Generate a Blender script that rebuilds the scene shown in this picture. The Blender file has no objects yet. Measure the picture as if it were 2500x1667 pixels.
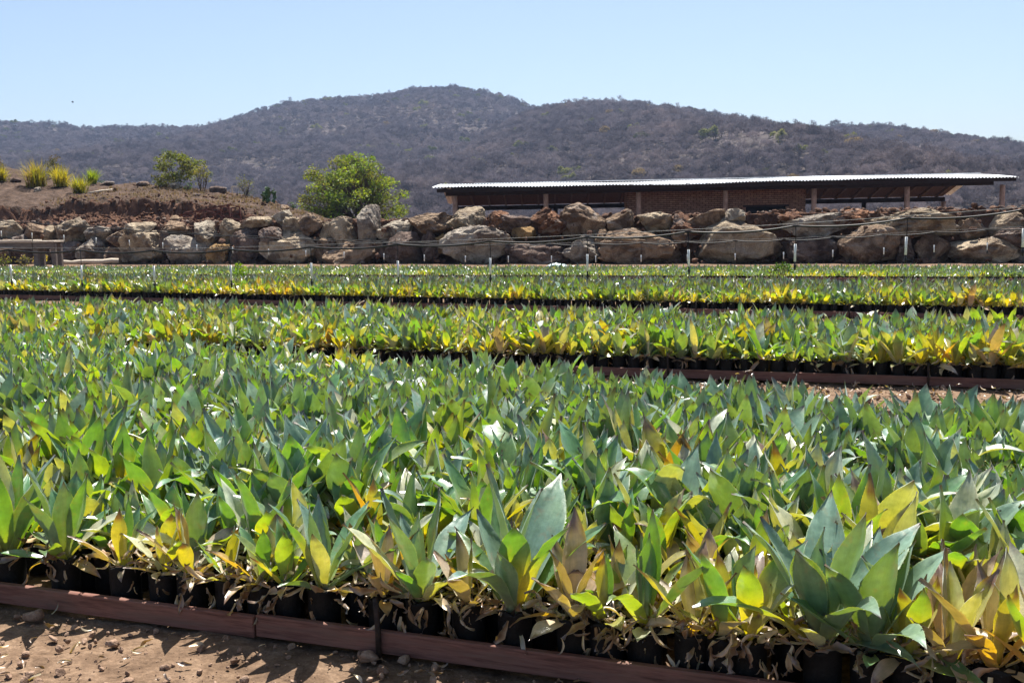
import bpy, math, random
import numpy as np
from mathutils import Vector, Matrix, noise

random.seed(7)
rng = np.random.default_rng(7)
R = math.radians
SC = bpy.context.scene
COL = SC.collection

# ------------------------------------------------------------------ camera
F, CX, CY = 2430.0, 1250.0, 833.5          # photograph measured at 2500 x 1667
CAM_H, PITCH, ROLL = 1.6, R(6.96), R(1.1)
cam_d = bpy.data.cameras.new('camera')
cam = bpy.data.objects.new('camera', cam_d)
COL.objects.link(cam)
cam_d.sensor_width = 36.0
cam_d.lens = 36.0 * F / 2500.0
cam_d.clip_start, cam_d.clip_end = 0.05, 8000
CAM_R = (Matrix.Rotation(R(90) - PITCH, 3, 'X') @ Matrix.Rotation(-ROLL, 3, 'Z'))
cam.matrix_world = Matrix.Translation((0, 0, CAM_H)) @ CAM_R.to_4x4()
SC.camera = cam

# ------------------------------------------------------------------ light
SUN_EL, SUN_AZ = R(66), R(12)               # azimuth from +Y towards +X
world = bpy.data.worlds.new('World')
SC.world = world
world.use_nodes = True
wn = world.node_tree
bgn = wn.nodes['Background']
sky = wn.nodes.new('ShaderNodeTexSky')
sky.sky_type = 'NISHITA'
sky.sun_disc = False
sky.sun_elevation = SUN_EL
sky.sun_rotation = SUN_AZ
sky.altitude = 600
sky.air_density = 1.0
sky.dust_density = 2.4
sky.ozone_density = 1.2
wn.links.new(sky.outputs[0], bgn.inputs[0])
bgn.inputs[1].default_value = 0.066
sun_d = bpy.data.lights.new('sun', 'SUN')
sun_d.energy = 5.0
sun_d.angle = R(0.53)
sun_d.color = (1.0, 0.95, 0.87)
sun = bpy.data.objects.new('sun', sun_d)
COL.objects.link(sun)
sdir = Vector((math.sin(SUN_AZ) * math.cos(SUN_EL), math.cos(SUN_AZ) * math.cos(SUN_EL), math.sin(SUN_EL)))
sun.rotation_euler = sdir.to_track_quat('Z', 'Y').to_euler()
sun.location = (0, 0, 60)
SC.view_settings.view_transform = 'Standard'
SC.view_settings.look = 'None'
SC.view_settings.exposure = 1.22
SC.view_settings.gamma = 1.0
SC.view_settings.use_curve_mapping = False
SC.render.engine = 'CYCLES'
SC.cycles.use_denoising = True
SC.cycles.max_bounces = 6
SC.cycles.diffuse_bounces = 2
SC.cycles.transmission_bounces = 6
SC.cycles.transparent_max_bounces = 8

# ------------------------------------------------------------------ measuring helpers
def ray(px, py):
    d = CAM_R @ Vector(((px - CX) / F, -(py - CY) / F, -1.0))
    return d
def at(px, py, depth):
    """point seen at photo pixel (px,py) that stands `depth` metres away along +Y"""
    d = ray(px, py)
    k = depth / d.y
    return Vector((d.x * k, depth, CAM_H + d.z * k))
def ground(px, py, z=0.0):
    d = ray(px, py)
    k = (z - CAM_H) / d.z
    return Vector((d.x * k, d.y * k, z))
CRT = CAM_R.transposed()
def project(p):
    q = CRT @ (Vector(p) - Vector((0, 0, CAM_H)))
    return CX + F * q.x / -q.z, CY - F * q.y / -q.z, -q.z

# ------------------------------------------------------------------ node helpers
def new_mat(name):
    m = bpy.data.materials.new(name)
    m.use_nodes = True
    nt = m.node_tree
    for n in list(nt.nodes):
        nt.nodes.remove(n)
    out = nt.nodes.new('ShaderNodeOutputMaterial')
    return m, nt, out
class NB:
    def __init__(s, nt): s.nt = nt
    def n(s, t, **k):
        x = s.nt.nodes.new(t)
        for a, v in k.items(): setattr(x, a, v)
        return x
    def l(s, a, b): s.nt.links.new(a, b)
    def noise(s, scale, detail=4, rough=0.55, vec=None, dist=0.0):
        x = s.n('ShaderNodeTexNoise')
        x.inputs['Scale'].default_value = scale
        x.inputs['Detail'].default_value = detail
        x.inputs['Roughness'].default_value = rough
        x.inputs['Distortion'].default_value = dist
        if vec is not None: s.l(vec, x.inputs['Vector'])
        return x.outputs['Fac']
    def ramp(s, fac, stops):
        x = s.n('ShaderNodeValToRGB')
        el = x.color_ramp.elements
        while len(el) < len(stops): el.new(0.5)
        for e, (p, c) in zip(el, stops):
            e.position = p
            e.color = (*c, 1) if len(c) == 3 else c
        s.l(fac, x.inputs[0])
        return x.outputs[0]
    def mix(s, fac, a, b, mode='MIX'):
        x = s.n('ShaderNodeMix', data_type='RGBA', blend_type=mode)
        for sock, v in ((x.inputs[0], fac), (x.inputs[6], a), (x.inputs[7], b)):
            if hasattr(v, 'is_output'): s.l(v, sock)
            elif isinstance(v, (int, float)): sock.default_value = v
            else: sock.default_value = (*v, 1)
        return x.outputs[2]
    def math(s, op, a, b=0.0):
        x = s.n('ShaderNodeMath', operation=op)
        for sock, v in ((x.inputs[0], a), (x.inputs[1], b)):
            if hasattr(v, 'is_output'): s.l(v, sock)
            else: sock.default_value = v
        return x.outputs[0]
    def bump(s, h, strength=0.4, dist=0.02):
        x = s.n('ShaderNodeBump')
        x.inputs['Strength'].default_value = strength
        x.inputs['Distance'].default_value = dist
        s.l(h, x.inputs['Height'])
        return x.outputs[0]
    def pos(s): return s.n('ShaderNodeNewGeometry').outputs['Position']
    def obj(s): return s.n('ShaderNodeTexCoord').outputs['Object']
    def scaled(s, v, sc):
        x = s.n('ShaderNodeMapping')
        x.inputs['Scale'].default_value = sc
        s.l(v, x.inputs[0])
        return x.outputs[0]
    def bsdf(s, col, rough=0.8, spec=0.3, normal=None, metal=0.0):
        p = s.n('ShaderNodeBsdfPrincipled')
        if hasattr(col, 'is_output'): s.l(col, p.inputs['Base Color'])
        else: p.inputs['Base Color'].default_value = (*col, 1)
        if hasattr(rough, 'is_output'): s.l(rough, p.inputs['Roughness'])
        else: p.inputs['Roughness'].default_value = rough
        p.inputs['Specular IOR Level'].default_value = spec
        p.inputs['Metallic'].default_value = metal
        if normal is not None: s.l(normal, p.inputs['Normal'])
        return p.outputs[0]

def mat_noisy(name, c0, c1, scale, rough=0.85, spec=0.25, bump=0.4, bdist=0.02, coords='pos', stretch=None, c2=None, metal=0.0, bscale=None):
    m, nt, out = new_mat(name)
    b = NB(nt)
    v = b.pos() if coords == 'pos' else b.obj()
    if stretch: v = b.scaled(v, stretch)
    f = b.noise(scale, 6, 0.6, v)
    stops = [(0.3, c0), (0.68, c1)] if c2 is None else [(0.28, c0), (0.5, c1), (0.72, c2)]
    c = b.ramp(f, stops)
    f2 = b.noise((bscale or scale) * 4, 5, 0.65, v)
    c = b.mix(0.5, c, b.ramp(f2, [(0.3, (0.45,) * 3), (0.7, (1.35,) * 3)]), 'MULTIPLY')
    if name == 'red_plank':
        oi = b.n('ShaderNodeObjectInfo')
        c = b.mix(1.0, c, b.ramp(oi.outputs['Random'], [(0.0, (.75, .8, .85)), (1.0, (1.3, 1.2, 1.15))]), 'MULTIPLY')
        dirt = b.ramp(b.noise(2.2, 5, .65, b.pos()), [(.48, (0, 0, 0)), (.66, (1, 1, 1))])
        c = b.mix(b.math('MULTIPLY', dirt, .5), c, (.17, .115, .085))
    nrm = b.bump(f2, bump, bdist)
    b.l(b.bsdf(c, rough, spec, nrm, metal), out.inputs[0])
    return m

# leaf material: colour baked per vertex (Col.rgb), translucency in Col.a
def mat_leaf(name, rough=0.38, spec=0.8, trans_gain=1.0, noise_scale=30.0, tint=(2.0, 1.8, 0.10), sheen=True):
    m, nt, out = new_mat(name)
    b = NB(nt)
    a = b.n('ShaderNodeAttribute', attribute_name='Col')
    v = b.pos()
    n1 = b.noise(noise_scale, 4, 0.6, v)
    n2 = b.noise(noise_scale * 0.22, 2, 0.5, v)
    n3 = b.noise(noise_scale * 6, 2, 0.5, v)
    col = b.mix(1.0, a.outputs['Color'], b.ramp(n1, [(0.25, (0.72, 0.74, 0.70)), (0.75, (1.22, 1.2, 1.2))]), 'MULTIPLY')
    col = b.mix(1.0, col, b.ramp(n2, [(0.3, (0.8, 0.86, 0.92)), (0.7, (1.25, 1.12, 0.95))]), 'MULTIPLY')
    # dark corky specks
    sp = b.ramp(n3, [(0.0, (0, 0, 0)), (0.235, (0, 0, 0)), (0.27, (1, 1, 1)), (1.0, (1, 1, 1))])
    col = b.mix(b.math('MULTIPLY', b.math('SUBTRACT', 1.0, sp), 0.6), col, (0.07, 0.04, 0.02))
    st_ = b.ramp(b.noise(noise_scale * .5, 4, .62, v, .5), [(0.0, (0, 0, 0)), (.57, (0, 0, 0)), (.70, (1, 1, 1)), (1, (1, 1, 1))])
    col = b.mix(b.math('MULTIPLY', st_, .45), col, (.22, .16, .09))
    tcol = b.mix(1.0, col, tuple(t * trans_gain for t in tint), 'MULTIPLY')
    oi = b.n('ShaderNodeObjectInfo')
    hs = b.n('ShaderNodeHueSaturation')
    b.l(b.math('ADD', b.math('MULTIPLY', oi.outputs['Random'], 0.03), 0.485), hs.inputs['Hue'])
    b.l(b.math('ADD', b.math('MULTIPLY', oi.outputs['Random'], 0.35), 0.85), hs.inputs['Value'])
    b.l(col, hs.inputs['Color'])
    n5 = b.noise(1.0, 4, .6, b.scaled(b.obj(), (2.5, 46, 8)))
    fin = b.mix(.8 if sheen else 0.0, hs.outputs[0], b.ramp(n5, [(.3, (.78, .8, .76)), (.7, (1.2, 1.18, 1.16))]), 'MULTIPLY')
    nrm = b.bump(b.math('ADD', n1, b.math('MULTIPLY', n5, .5)), 0.2, 0.01)
    p = b.n('ShaderNodeBsdfPrincipled')
    b.l(fin, p.inputs['Base Color'])
    b.l(b.math('ADD', b.math('MULTIPLY', n1, 0.25), rough - 0.1), p.inputs['Roughness'])
    p.inputs['Specular IOR Level'].default_value = spec
    b.l(nrm, p.inputs['Normal'])
    if sheen:
        p.inputs['Coat Weight'].default_value = 0.7
        p.inputs['Coat Roughness'].default_value = 0.3
        p.inputs['Sheen Weight'].default_value = 0.2
        p.inputs['Sheen Roughness'].default_value = 0.4
        p.inputs['Sheen Tint'].default_value = (0.85, 0.95, 1.0, 1)
    t = b.n('ShaderNodeBsdfTranslucent')
    b.l(tcol, t.inputs['Color'])
    mx = b.n('ShaderNodeMixShader')
    b.l(a.outputs['Alpha'], mx.inputs[0])
    b.l(p.outputs[0], mx.inputs[1])
    b.l(t.outputs[0], mx.inputs[2])
    b.l(mx.outputs[0], out.inputs[0])
    return m

M = {}
M['agave'] = mat_leaf('agave_leaf')
M['foliage'] = mat_leaf('foliage', rough=0.6, spec=0.3, noise_scale=3.0, tint=(1.5, 1.45, 0.3), sheen=False)
M['grassy'] = mat_leaf('grass_blade', rough=0.6, spec=0.25, noise_scale=5.0, tint=(1.4, 1.3, 0.4), sheen=False)
M['bag'] = mat_noisy('black_plastic', (0.004, 0.004, 0.005), (0.013, 0.012, 0.012), 22, rough=0.6, spec=0.2, bump=0.5, bdist=0.006)
M['potting'] = mat_noisy('potting_soil', (0.02, 0.014, 0.01), (0.07, 0.045, 0.03), 60, bump=0.8)
M['plank'] = mat_noisy('red_plank', (0.085, 0.038, 0.03), (0.19, 0.09, 0.07), 3.0, rough=0.65, spec=0.3, coords='obj', stretch=(1, 14, 14), bump=0.35, bdist=0.004, c2=(0.14, 0.085, 0.068))
M['stake'] = mat_noisy('rusty_stake', (0.012, 0.01, 0.01), (0.05, 0.03, 0.022), 25, rough=0.6)
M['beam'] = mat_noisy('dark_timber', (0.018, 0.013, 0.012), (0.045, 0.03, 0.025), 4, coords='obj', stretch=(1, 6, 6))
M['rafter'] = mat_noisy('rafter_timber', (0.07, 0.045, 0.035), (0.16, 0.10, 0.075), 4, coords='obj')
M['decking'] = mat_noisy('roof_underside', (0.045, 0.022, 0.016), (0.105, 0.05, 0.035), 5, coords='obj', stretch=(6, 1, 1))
M['post'] = mat_noisy('column_render', (0.30, 0.20, 0.15), (0.50, 0.35, 0.27), 2.5, coords='obj', stretch=(1, 1, 0.5))
M['metal'] = mat_noisy('zinc_roof', (0.62, 0.64, 0.66), (0.82, 0.83, 0.84), 1.2, rough=0.38, spec=0.5, bump=0.05, metal=0.35, coords='obj')
M['rust'] = mat_noisy('rusty_iron', (0.06, 0.018, 0.012), (0.17, 0.055, 0.035), 8, rough=0.75, bump=0.3)
M['hose'] = mat_noisy('black_hose', (0.006, 0.006, 0.007), (0.016, 0.016, 0.016), 10, rough=0.5, spec=0.3, bump=0.05)
M['wire'] = mat_noisy('steel_wire', (0.10, 0.10, 0.10), (0.2, 0.2, 0.19), 8, rough=0.55, metal=0.3, bump=0.05)
M['pvc'] = mat_noisy('white_pvc', (0.66, 0.68, 0.66), (0.82, 0.83, 0.80), 12, rough=0.45, spec=0.4, bump=0.05)
M['greywood'] = mat_noisy('weathered_wood', (0.09, 0.075, 0.065), (0.24, 0.20, 0.17), 4, coords='obj', stretch=(1, 8, 8), bump=0.4)
M['palewood'] = mat_noisy('bleached_wood', (0.36, 0.29, 0.22), (0.62, 0.54, 0.44), 3, coords='obj', stretch=(1, 6, 6), bump=0.3)
M['bark'] = mat_noisy('bark', (0.06, 0.045, 0.035), (0.16, 0.12, 0.095), 6, bump=0.6)
M['cloth'] = mat_noisy('plastic_scrap', (0.35, 0.6, 0.6), (0.75, 0.85, 0.85), 8, rough=0.5, bump=0.3)
M['birdmat'] = mat_noisy('dark_feather', (0.01, 0.01, 0.01), (0.03, 0.03, 0.03), 20)
M['cactus'] = mat_noisy('cactus_green', (0.045, 0.085, 0.03), (0.10, 0.16, 0.06), 9, rough=0.55)

def mat_soil(name, dark, mid, light, s=1.0):
    m, nt, out = new_mat(name)
    b = NB(nt)
    v = b.pos()
    big = b.noise(0.9 * s, 5, 0.6, v)
    mid_n = b.noise(7 * s, 6, 0.65, v, 0.6)
    fine = b.noise(60 * s, 5, 0.7, v)
    c = b.ramp(mid_n, [(0.28, dark), (0.5, mid), (0.75, light)])
    c = b.mix(0.8, c, b.ramp(big, [(0.3, (0.75, 0.72, 0.7)), (0.7, (1.2, 1.17, 1.15))]), 'MULTIPLY')
    c = b.mix(0.7, c, b.ramp(fine, [(0.3, (0.55, 0.52, 0.5)), (0.7, (1.35, 1.33, 1.3))]), 'MULTIPLY')
    vor = b.n('ShaderNodeTexVoronoi')
    vor.inputs['Scale'].default_value = 38 * s
    b.l(v, vor.inputs['Vector'])
    h = b.math('ADD', b.math('MULTIPLY', fine, 0.7), b.math('MULTIPLY', mid_n, 1.1))
    h = b.math('SUBTRACT', h, b.math('MULTIPLY', vor.outputs['Distance'], 0.5))
    nrm = b.bump(h, 0.7, 0.02 / s)
    b.l(b.bsdf(c, 0.95, 0.12, nrm), out.inputs[0])
    return m
M['soil'] = mat_soil('bare_soil', (0.08, 0.052, 0.034), (0.17, 0.116, 0.078), (0.265, 0.19, 0.132))
M['earth'] = mat_soil('red_earth', (0.04, 0.021, 0.014), (0.105, 0.056, 0.036), (0.20, 0.115, 0.075), 0.35)
M['banktop'] = mat_soil('dry_bank_soil', (0.03, 0.02, 0.015), (0.072, 0.049, 0.037), (0.14, 0.10, 0.078), 0.35)
M['pebble'] = mat_noisy('pebble', (0.12, 0.072, 0.048), (0.27, 0.175, 0.12), 14, bump=0.6, c2=(0.36, 0.26, 0.19))

def mat_rock():
    m, nt, out = new_mat('boulder_rock')
    b = NB(nt)
    v = b.pos()
    oi = b.n('ShaderNodeObjectInfo')
    off = b.n('ShaderNodeVectorMath', operation='MULTIPLY_ADD')
    cmb = b.n('ShaderNodeCombineXYZ')
    for i in range(3): b.l(oi.outputs['Random'], cmb.inputs[i])
    b.l(cmb.outputs[0], off.inputs[0])
    off.inputs[1].default_value = (91, 57, 33)
    b.l(v, off.inputs[2])
    v2 = off.outputs[0]
    n1 = b.noise(1.5, 6, 0.62, v2, 0.8)
    n2 = b.noise(7, 6, 0.7, v2)
    n3 = b.noise(26, 4, 0.7, v2)
    n4 = b.noise(1.1, 4, 0.6, b.scaled(v2, (1, 1, 2.2)), 1.2)
    base = oi.outputs['Color']
    dark = b.mix(1.0, base, (0.33, 0.30, 0.30), 'MULTIPLY')
    c = b.mix(b.ramp(n1, [(0.40, (0, 0, 0)), (0.58, (1, 1, 1))]), dark, base)
    pale = b.ramp(n4, [(0.55, (0, 0, 0)), (0.66, (1, 1, 1))])
    c = b.mix(b.math('MULTIPLY', pale, 0.55), c, (0.44, 0.40, 0.36))
    red = b.ramp(n2, [(0.55, (0, 0, 0)), (0.75, (1, 1, 1))])
    c = b.mix(b.math('MULTIPLY', red, 0.3), c, (0.28, 0.15, 0.075))
    c = b.mix(0.75, c, b.ramp(n3, [(0.3, (0.5, 0.48, 0.46)), (0.7, (1.4, 1.38, 1.36))]), 'MULTIPLY')
    h = b.math('ADD', b.math('MULTIPLY', n2, 1.0), b.math('MULTIPLY', n3, 0.4))
    nrm = b.bump(h, 1.0, 0.22)
    b.l(b.bsdf(c, 0.92, 0.2, nrm), out.inputs[0])
    return m
M['rock'] = mat_rock()

def mat_brick():
    m, nt, out = new_mat('brick_wall')
    b = NB(nt)
    v = b.obj()
    mp = b.n('ShaderNodeMapping')
    mp.inputs['Rotation'].default_value = (R(90), 0, 0)
    b.l(v, mp.inputs[0])
    br = b.n('ShaderNodeTexBrick')
    br.inputs['Color1'].default_value = (0.35, 0.215, 0.15, 1)
    br.inputs['Color2'].default_value = (0.27, 0.155, 0.11, 1)
    br.inputs['Mortar'].default_value = (0.07, 0.045, 0.035, 1)
    br.inputs['Scale'].default_value = 1.0
    br.inputs['Mortar Size'].default_value = 0.012
    br.inputs['Brick Width'].default_value = 0.30
    br.inputs['Row Height'].default_value = 0.10
    b.l(mp.outputs[0], br.inputs['Vector'])
    n = b.noise(6, 5, 0.65, v)
    c = b.mix(0.8, br.outputs['Color'], b.ramp(n, [(0.3, (0.6,) * 3), (0.7, (1.3,) * 3)]), 'MULTIPLY')
    nrm = b.bump(b.math('SUBTRACT', b.math('MULTIPLY', n, 0.3), br.outputs['Fac']), 0.8, 0.03)
    b.l(b.bsdf(c, 0.9, 0.2, nrm), out.inputs[0])
    return m
M['brick'] = mat_brick()
M['opening_shade'] = mat_noisy('interior_shade', (0.006, 0.005, 0.005), (0.015, 0.012, 0.012), 3)  # near-black colour, painted shade of the room behind the opening

def mat_hill():
    m, nt, out = new_mat('hill_ground')
    b = NB(nt)
    v = b.pos()
    n1 = b.noise(0.02, 5, 0.6, v)
    n2 = b.noise(0.3, 5, 0.7, v)
    c = b.ramp(n1, [(0.3, (0.06, 0.05, 0.048)), (0.55, (0.085, 0.07, 0.066)), (0.75, (0.12, 0.098, 0.09))])
    c = b.mix(0.8, c, b.ramp(n2, [(0.3, (0.55,) * 3), (0.7, (1.3,) * 3)]), 'MULTIPLY')
    b.l(b.bsdf(c, 0.95, 0.1, b.bump(n2, 1.0, 1.5)), out.inputs[0])
    return m
M['hill'] = mat_hill()

def mat_drytree(name, a, c, leafy=0.0):
    m, nt, out = new_mat(name)
    b = NB(nt)
    oi = b.n('ShaderNodeObjectInfo')
    colr = b.ramp(oi.outputs['Random'], [(0.0, a), (1.0, c)])
    colr = b.mix(1.0, colr, b.ramp(b.noise(0.022, 3, .6, b.pos()), [(.3, (.72, .70, .76)), (.5, (1, .98, 1)), (.72, (1.3, 1.2, 1.12))]), 'MULTIPLY')
    p = b.bsdf(colr, 0.9, 0.15)
    t = b.n('ShaderNodeBsdfTranslucent')
    b.l(b.mix(1.0, colr, (1.5, 1.4, 0.9) if leafy else (1, 1, 1), 'MULTIPLY'), t.inputs['Color'])
    mx = b.n('ShaderNodeMixShader')
    mx.inputs[0].default_value = 0.4 if leafy else 0.22
    b.l(p, mx.inputs[1]); b.l(t.outputs[0], mx.inputs[2])
    b.l(mx.outputs[0], out.inputs[0])
    return m
M['dry_a'] = mat_drytree('bare_twigs', (0.09, 0.08, 0.086), (0.235, 0.205, 0.212))
M['dry_g'] = mat_drytree('sparse_green', (0.10, 0.12, 0.065), (0.16, 0.175, 0.085), 1.0)
M['dry_o'] = mat_drytree('dry_ochre', (0.16, 0.13, 0.09), (0.23, 0.18, 0.12), 1.0)

# ------------------------------------------------------------------ mesh helpers
def np_mesh(name, verts, faces, mats, midx=None, smooth=True, col=None):
    """verts (n,3); faces list of arrays (each (k,3) or (k,4)); col (n,4) per-vertex"""
    me = bpy.data.meshes.new(name)
    verts = np.asarray(verts, dtype=np.float32)
    loops, starts, tot = [], [], 0
    for f in faces:
        f = np.asarray(f, dtype=np.int32)
        if f.size == 0: continue
        k = f.shape[1]
        loops.append(f.ravel())
        starts.append(tot + np.arange(f.shape[0], dtype=np.int32) * k)
        tot += f.size
    loops = np.concatenate(loops); starts = np.concatenate(starts)
    me.vertices.add(len(verts)); me.vertices.foreach_set('co', verts.ravel())
    me.loops.add(len(loops)); me.loops.foreach_set('vertex_index', loops)
    me.polygons.add(len(starts)); me.polygons.foreach_set('loop_start', starts)
    for mt in (mats if isinstance(mats, (list, tuple)) else [mats]):
        me.materials.append(mt)
    if midx is not None: me.polygons.foreach_set('material_index', np.asarray(midx, dtype=np.int32))
    me.polygons.foreach_set('use_smooth', np.full(len(starts), smooth, dtype=bool))
    if col is not None:
        at_ = me.color_attributes.new('Col', 'FLOAT_COLOR', 'POINT')
        at_.data.foreach_set('color', np.asarray(col, dtype=np.float32).ravel())
    me.update(calc_edges=True)
    me.validate(clean_customdata=False)
    return me

class MB:
    def __init__(s): s.v, s.q, s.t = [], [], []
    def add(s, vs, quads=(), tris=()):
        o = len(s.v)
        s.v += [tuple(x) for x in vs]
        s.q += [tuple(i + o for i in f) for f in quads]
        s.t += [tuple(i + o for i in f) for f in tris]
    def box(s, c, size, rot=None, taper=1.0):
        hx, hy, hz = [a / 2 for a in size]
        vs = []
        for sz in (-1, 1):
            k = taper if sz > 0 else 1.0
            for sx, sy in ((-1, -1), (1, -1), (1, 1), (-1, 1)):
                p = Vector((sx * hx * k, sy * hy * k, sz * hz))
                if rot is not None: p = rot @ p
                vs.append(p + Vector(c))
        s.add(vs, [(0, 3, 2, 1), (4, 5, 6, 7), (0, 1, 5, 4), (1, 2, 6, 5), (2, 3, 7, 6), (3, 0, 4, 7)])
    def bar(s, a, b, w, h):
        a, b = Vector(a), Vector(b)
        d = b - a
        q = d.to_track_quat('X', 'Z').to_matrix()
        s.box((a + b) / 2, (d.length, w, h), q)
    def tube(s, pts, rads, n=6, cap=True):
        pts = [Vector(p) for p in pts]
        if not hasattr(rads, '__len__'): rads = [rads] * len(pts)
        vs, qs, ts = [], [], []
        up = Vector((0.13, 0.31, 0.94))
        for i, p in enumerate(pts):
            d = (pts[min(i + 1, len(pts) - 1)] - pts[max(i - 1, 0)]).normalized()
            x = d.cross(up)
            if x.length < 1e-3: x = d.cross(Vector((1, 0, 0)))
            x.normalize(); y = d.cross(x)
            for k in range(n):
                a = 2 * math.pi * k / n
                vs.append(p + (x * math.cos(a) + y * math.sin(a)) * rads[i])
        for i in range(len(pts) - 1):
            for k in range(n):
                qs.append((i * n + k, i * n + (k + 1) % n, (i + 1) * n + (k + 1) % n, (i + 1) * n + k))
        if cap:
            for i0, rev in ((0, True), ((len(pts) - 1) * n, False)):
                for k in range(1, n - 1):
                    f = (i0, i0 + k, i0 + k + 1)
                    ts.append(f[::-1] if rev else f)
        s.add(vs, qs, ts)
    def mesh(s, name, mat, smooth=False, bevel=0.0):
        me = np_mesh(name, np.array(s.v), [np.array(s.q, dtype=np.int32).reshape(-1, 4), np.array(s.t, dtype=np.int32).reshape(-1, 3)], mat, smooth=smooth)
        return me
    def build(s, name, mat, parent=None, smooth=False, bevel=0.0):
        o = link(name, s.mesh(name, mat, smooth), parent)
        if bevel:
            md = o.modifiers.new('bevel', 'BEVEL'); md.width = bevel; md.segments = 1
        return o

def link(name, me, parent=None):
    o = bpy.data.objects.new(name, me)
    COL.objects.link(o)
    if parent is not None: o.parent = parent
    return o
def empty(name, loc=(0, 0, 0), rz=0.0):
    o = bpy.data.objects.new(name, None)
    o.empty_display_size = 0.1
    COL.objects.link(o)
    o.location = loc
    o.rotation_euler = (0, 0, rz)
    return o
def tag(o, label=None, cat=None, group=None, kind=None):
    if label: o['label'] = label
    if cat: o['category'] = cat
    if group: o['group'] = group
    if kind: o['kind'] = kind
    return o
def fbm(p, octv=4, lac=2.1, gain=0.5):
    p = Vector(p); a, t = 1.0, 0.0
    for _ in range(octv):
        t += a * noise.noise(p); p = p * lac; a *= gain
    return t

# ------------------------------------------------------------------ key lines of the site
FRONT_A, FRONT_B = ground(0, 1470), ground(1250, 1638)
def line_dir(a, b):
    d = (b - a); d.z = 0
    return d.normalized()
WALL_A, WALL_B = ground(160, 643), ground(2400, 640)
WU = line_dir(WALL_A, WALL_B); WN = Vector((-WU.y, WU.x, 0))
def wall_pt(s, t, z=0.0): return Vector((WALL_A.x + WU.x * s + WN.x * t, WALL_A.y + WU.y * s + WN.y * t, z))
def wall_hit(px, py, t=0.0):
    """point of the wall's (vertical) plane seen at a photo pixel"""
    d = ray(px, py)
    p0 = wall_pt(0, t)
    k = (p0.x * WN.x + p0.y * WN.y) / (d.x * WN.x + d.y * WN.y)
    return Vector((d.x * k, d.y * k, CAM_H + d.z * k))

# ------------------------------------------------------------------ ground
def axis(fine0, fine1, step, lim0, lim1, grow=1.16):
    xs = list(np.arange(fine0, fine1 + 1e-6, step))
    s, x = step, fine0
    lo = []
    while x > lim0:
        s *= grow; x -= s; lo.append(max(x, lim0))
    s, x = step, fine1
    hi = []
    while x < lim1:
        s *= grow; x += s; hi.append(min(x, lim1))
    return np.array(lo[::-1] + xs + hi)
def grid_faces(ni, nj):
    i, j = np.meshgrid(np.arange(ni - 1), np.arange(nj - 1), indexing='ij')
    a = (i * nj + j).ravel()
    return np.stack([a, a + nj, a + nj + 1, a + 1], 1)
gx = axis(-3.2, 7.0, 0.035, -1580, 1580)
gy = axis(2.6, 10.5, 0.04, -80, 1590)
GX, GY = np.meshgrid(gx, gy, indexing='ij')
gz = np.zeros(GX.shape)
flat = gz.ravel()
for i, (x, y) in enumerate(zip(GX.ravel(), GY.ravel())):
    if -4 < x < 8 and 2 < y < 13:
        n1 = noise.noise((x * 1.3, y * 1.3, 0))
        n2 = noise.noise((x * 5.5, y * 5.5, 3))
        n3 = noise.noise((x * 15, y * 15, 5))
        flat[i] = 0.020 * n1 + 0.013 * n2 + 0.010 * max(n3, -0.1) - 0.012
    elif y < 60 and abs(x) < 50:
        flat[i] = -0.012 + 0.02 * noise.noise((x * 0.8, y * 0.8, 0))
g = link('ground', np_mesh('ground', np.stack([GX.ravel(), GY.ravel(), flat], 1), [grid_faces(len(gx), len(gy))], M['soil']))
tag(g, 'bare brown stony soil between the beds', kind='structure')

# ------------------------------------------------------------------ hills
BACK_Y, FRONT_Y = 900.0, 600.0
back_px = [(-700, 330), (-350, 300), (0, 292), (110, 296), (210, 304), (370, 306), (510, 302), (570, 290), (640, 262), (700, 248), (790, 238), (920, 228), (1020, 212), (1105, 206), (1200, 222), (1275, 242), (1320, 262), (1450, 300), (1700, 340), (2200, 420), (2600, 470), (3200, 520)]
front_px = [(-900, 520), (300, 520), (700, 520), (900, 500), (1000, 436), (1110, 362), (1220, 298), (1313, 262), (1372, 250), (1467, 245), (1540, 248), (1620, 258), (1700, 268), (1807, 288), (1945, 312), (2020, 308), (2126, 302), (2264, 312), (2370, 340), (2434, 366), (2500, 384), (2700, 440), (3000, 470), (3500, 500)]
bx = [at(p[0], p[1] + 9, BACK_Y) for p in back_px]; fx = [at(p[0], p[1] + 10 + (20 if p[0] > 2200 else 0) + (14 if p[0] > 2400 else 0), FRONT_Y) for p in front_px]
bX, bZ = np.array([p.x for p in bx]), np.array([p.z for p in bx])
fX, fZ = np.array([p.x for p in fx]), np.array([p.z for p in fx])
def sm_interp(x, X, Z, w):
    return sum(np.interp(x + d * w, X, Z) for d in (-1, -0.5, 0, 0.5, 1)) / 5
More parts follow.
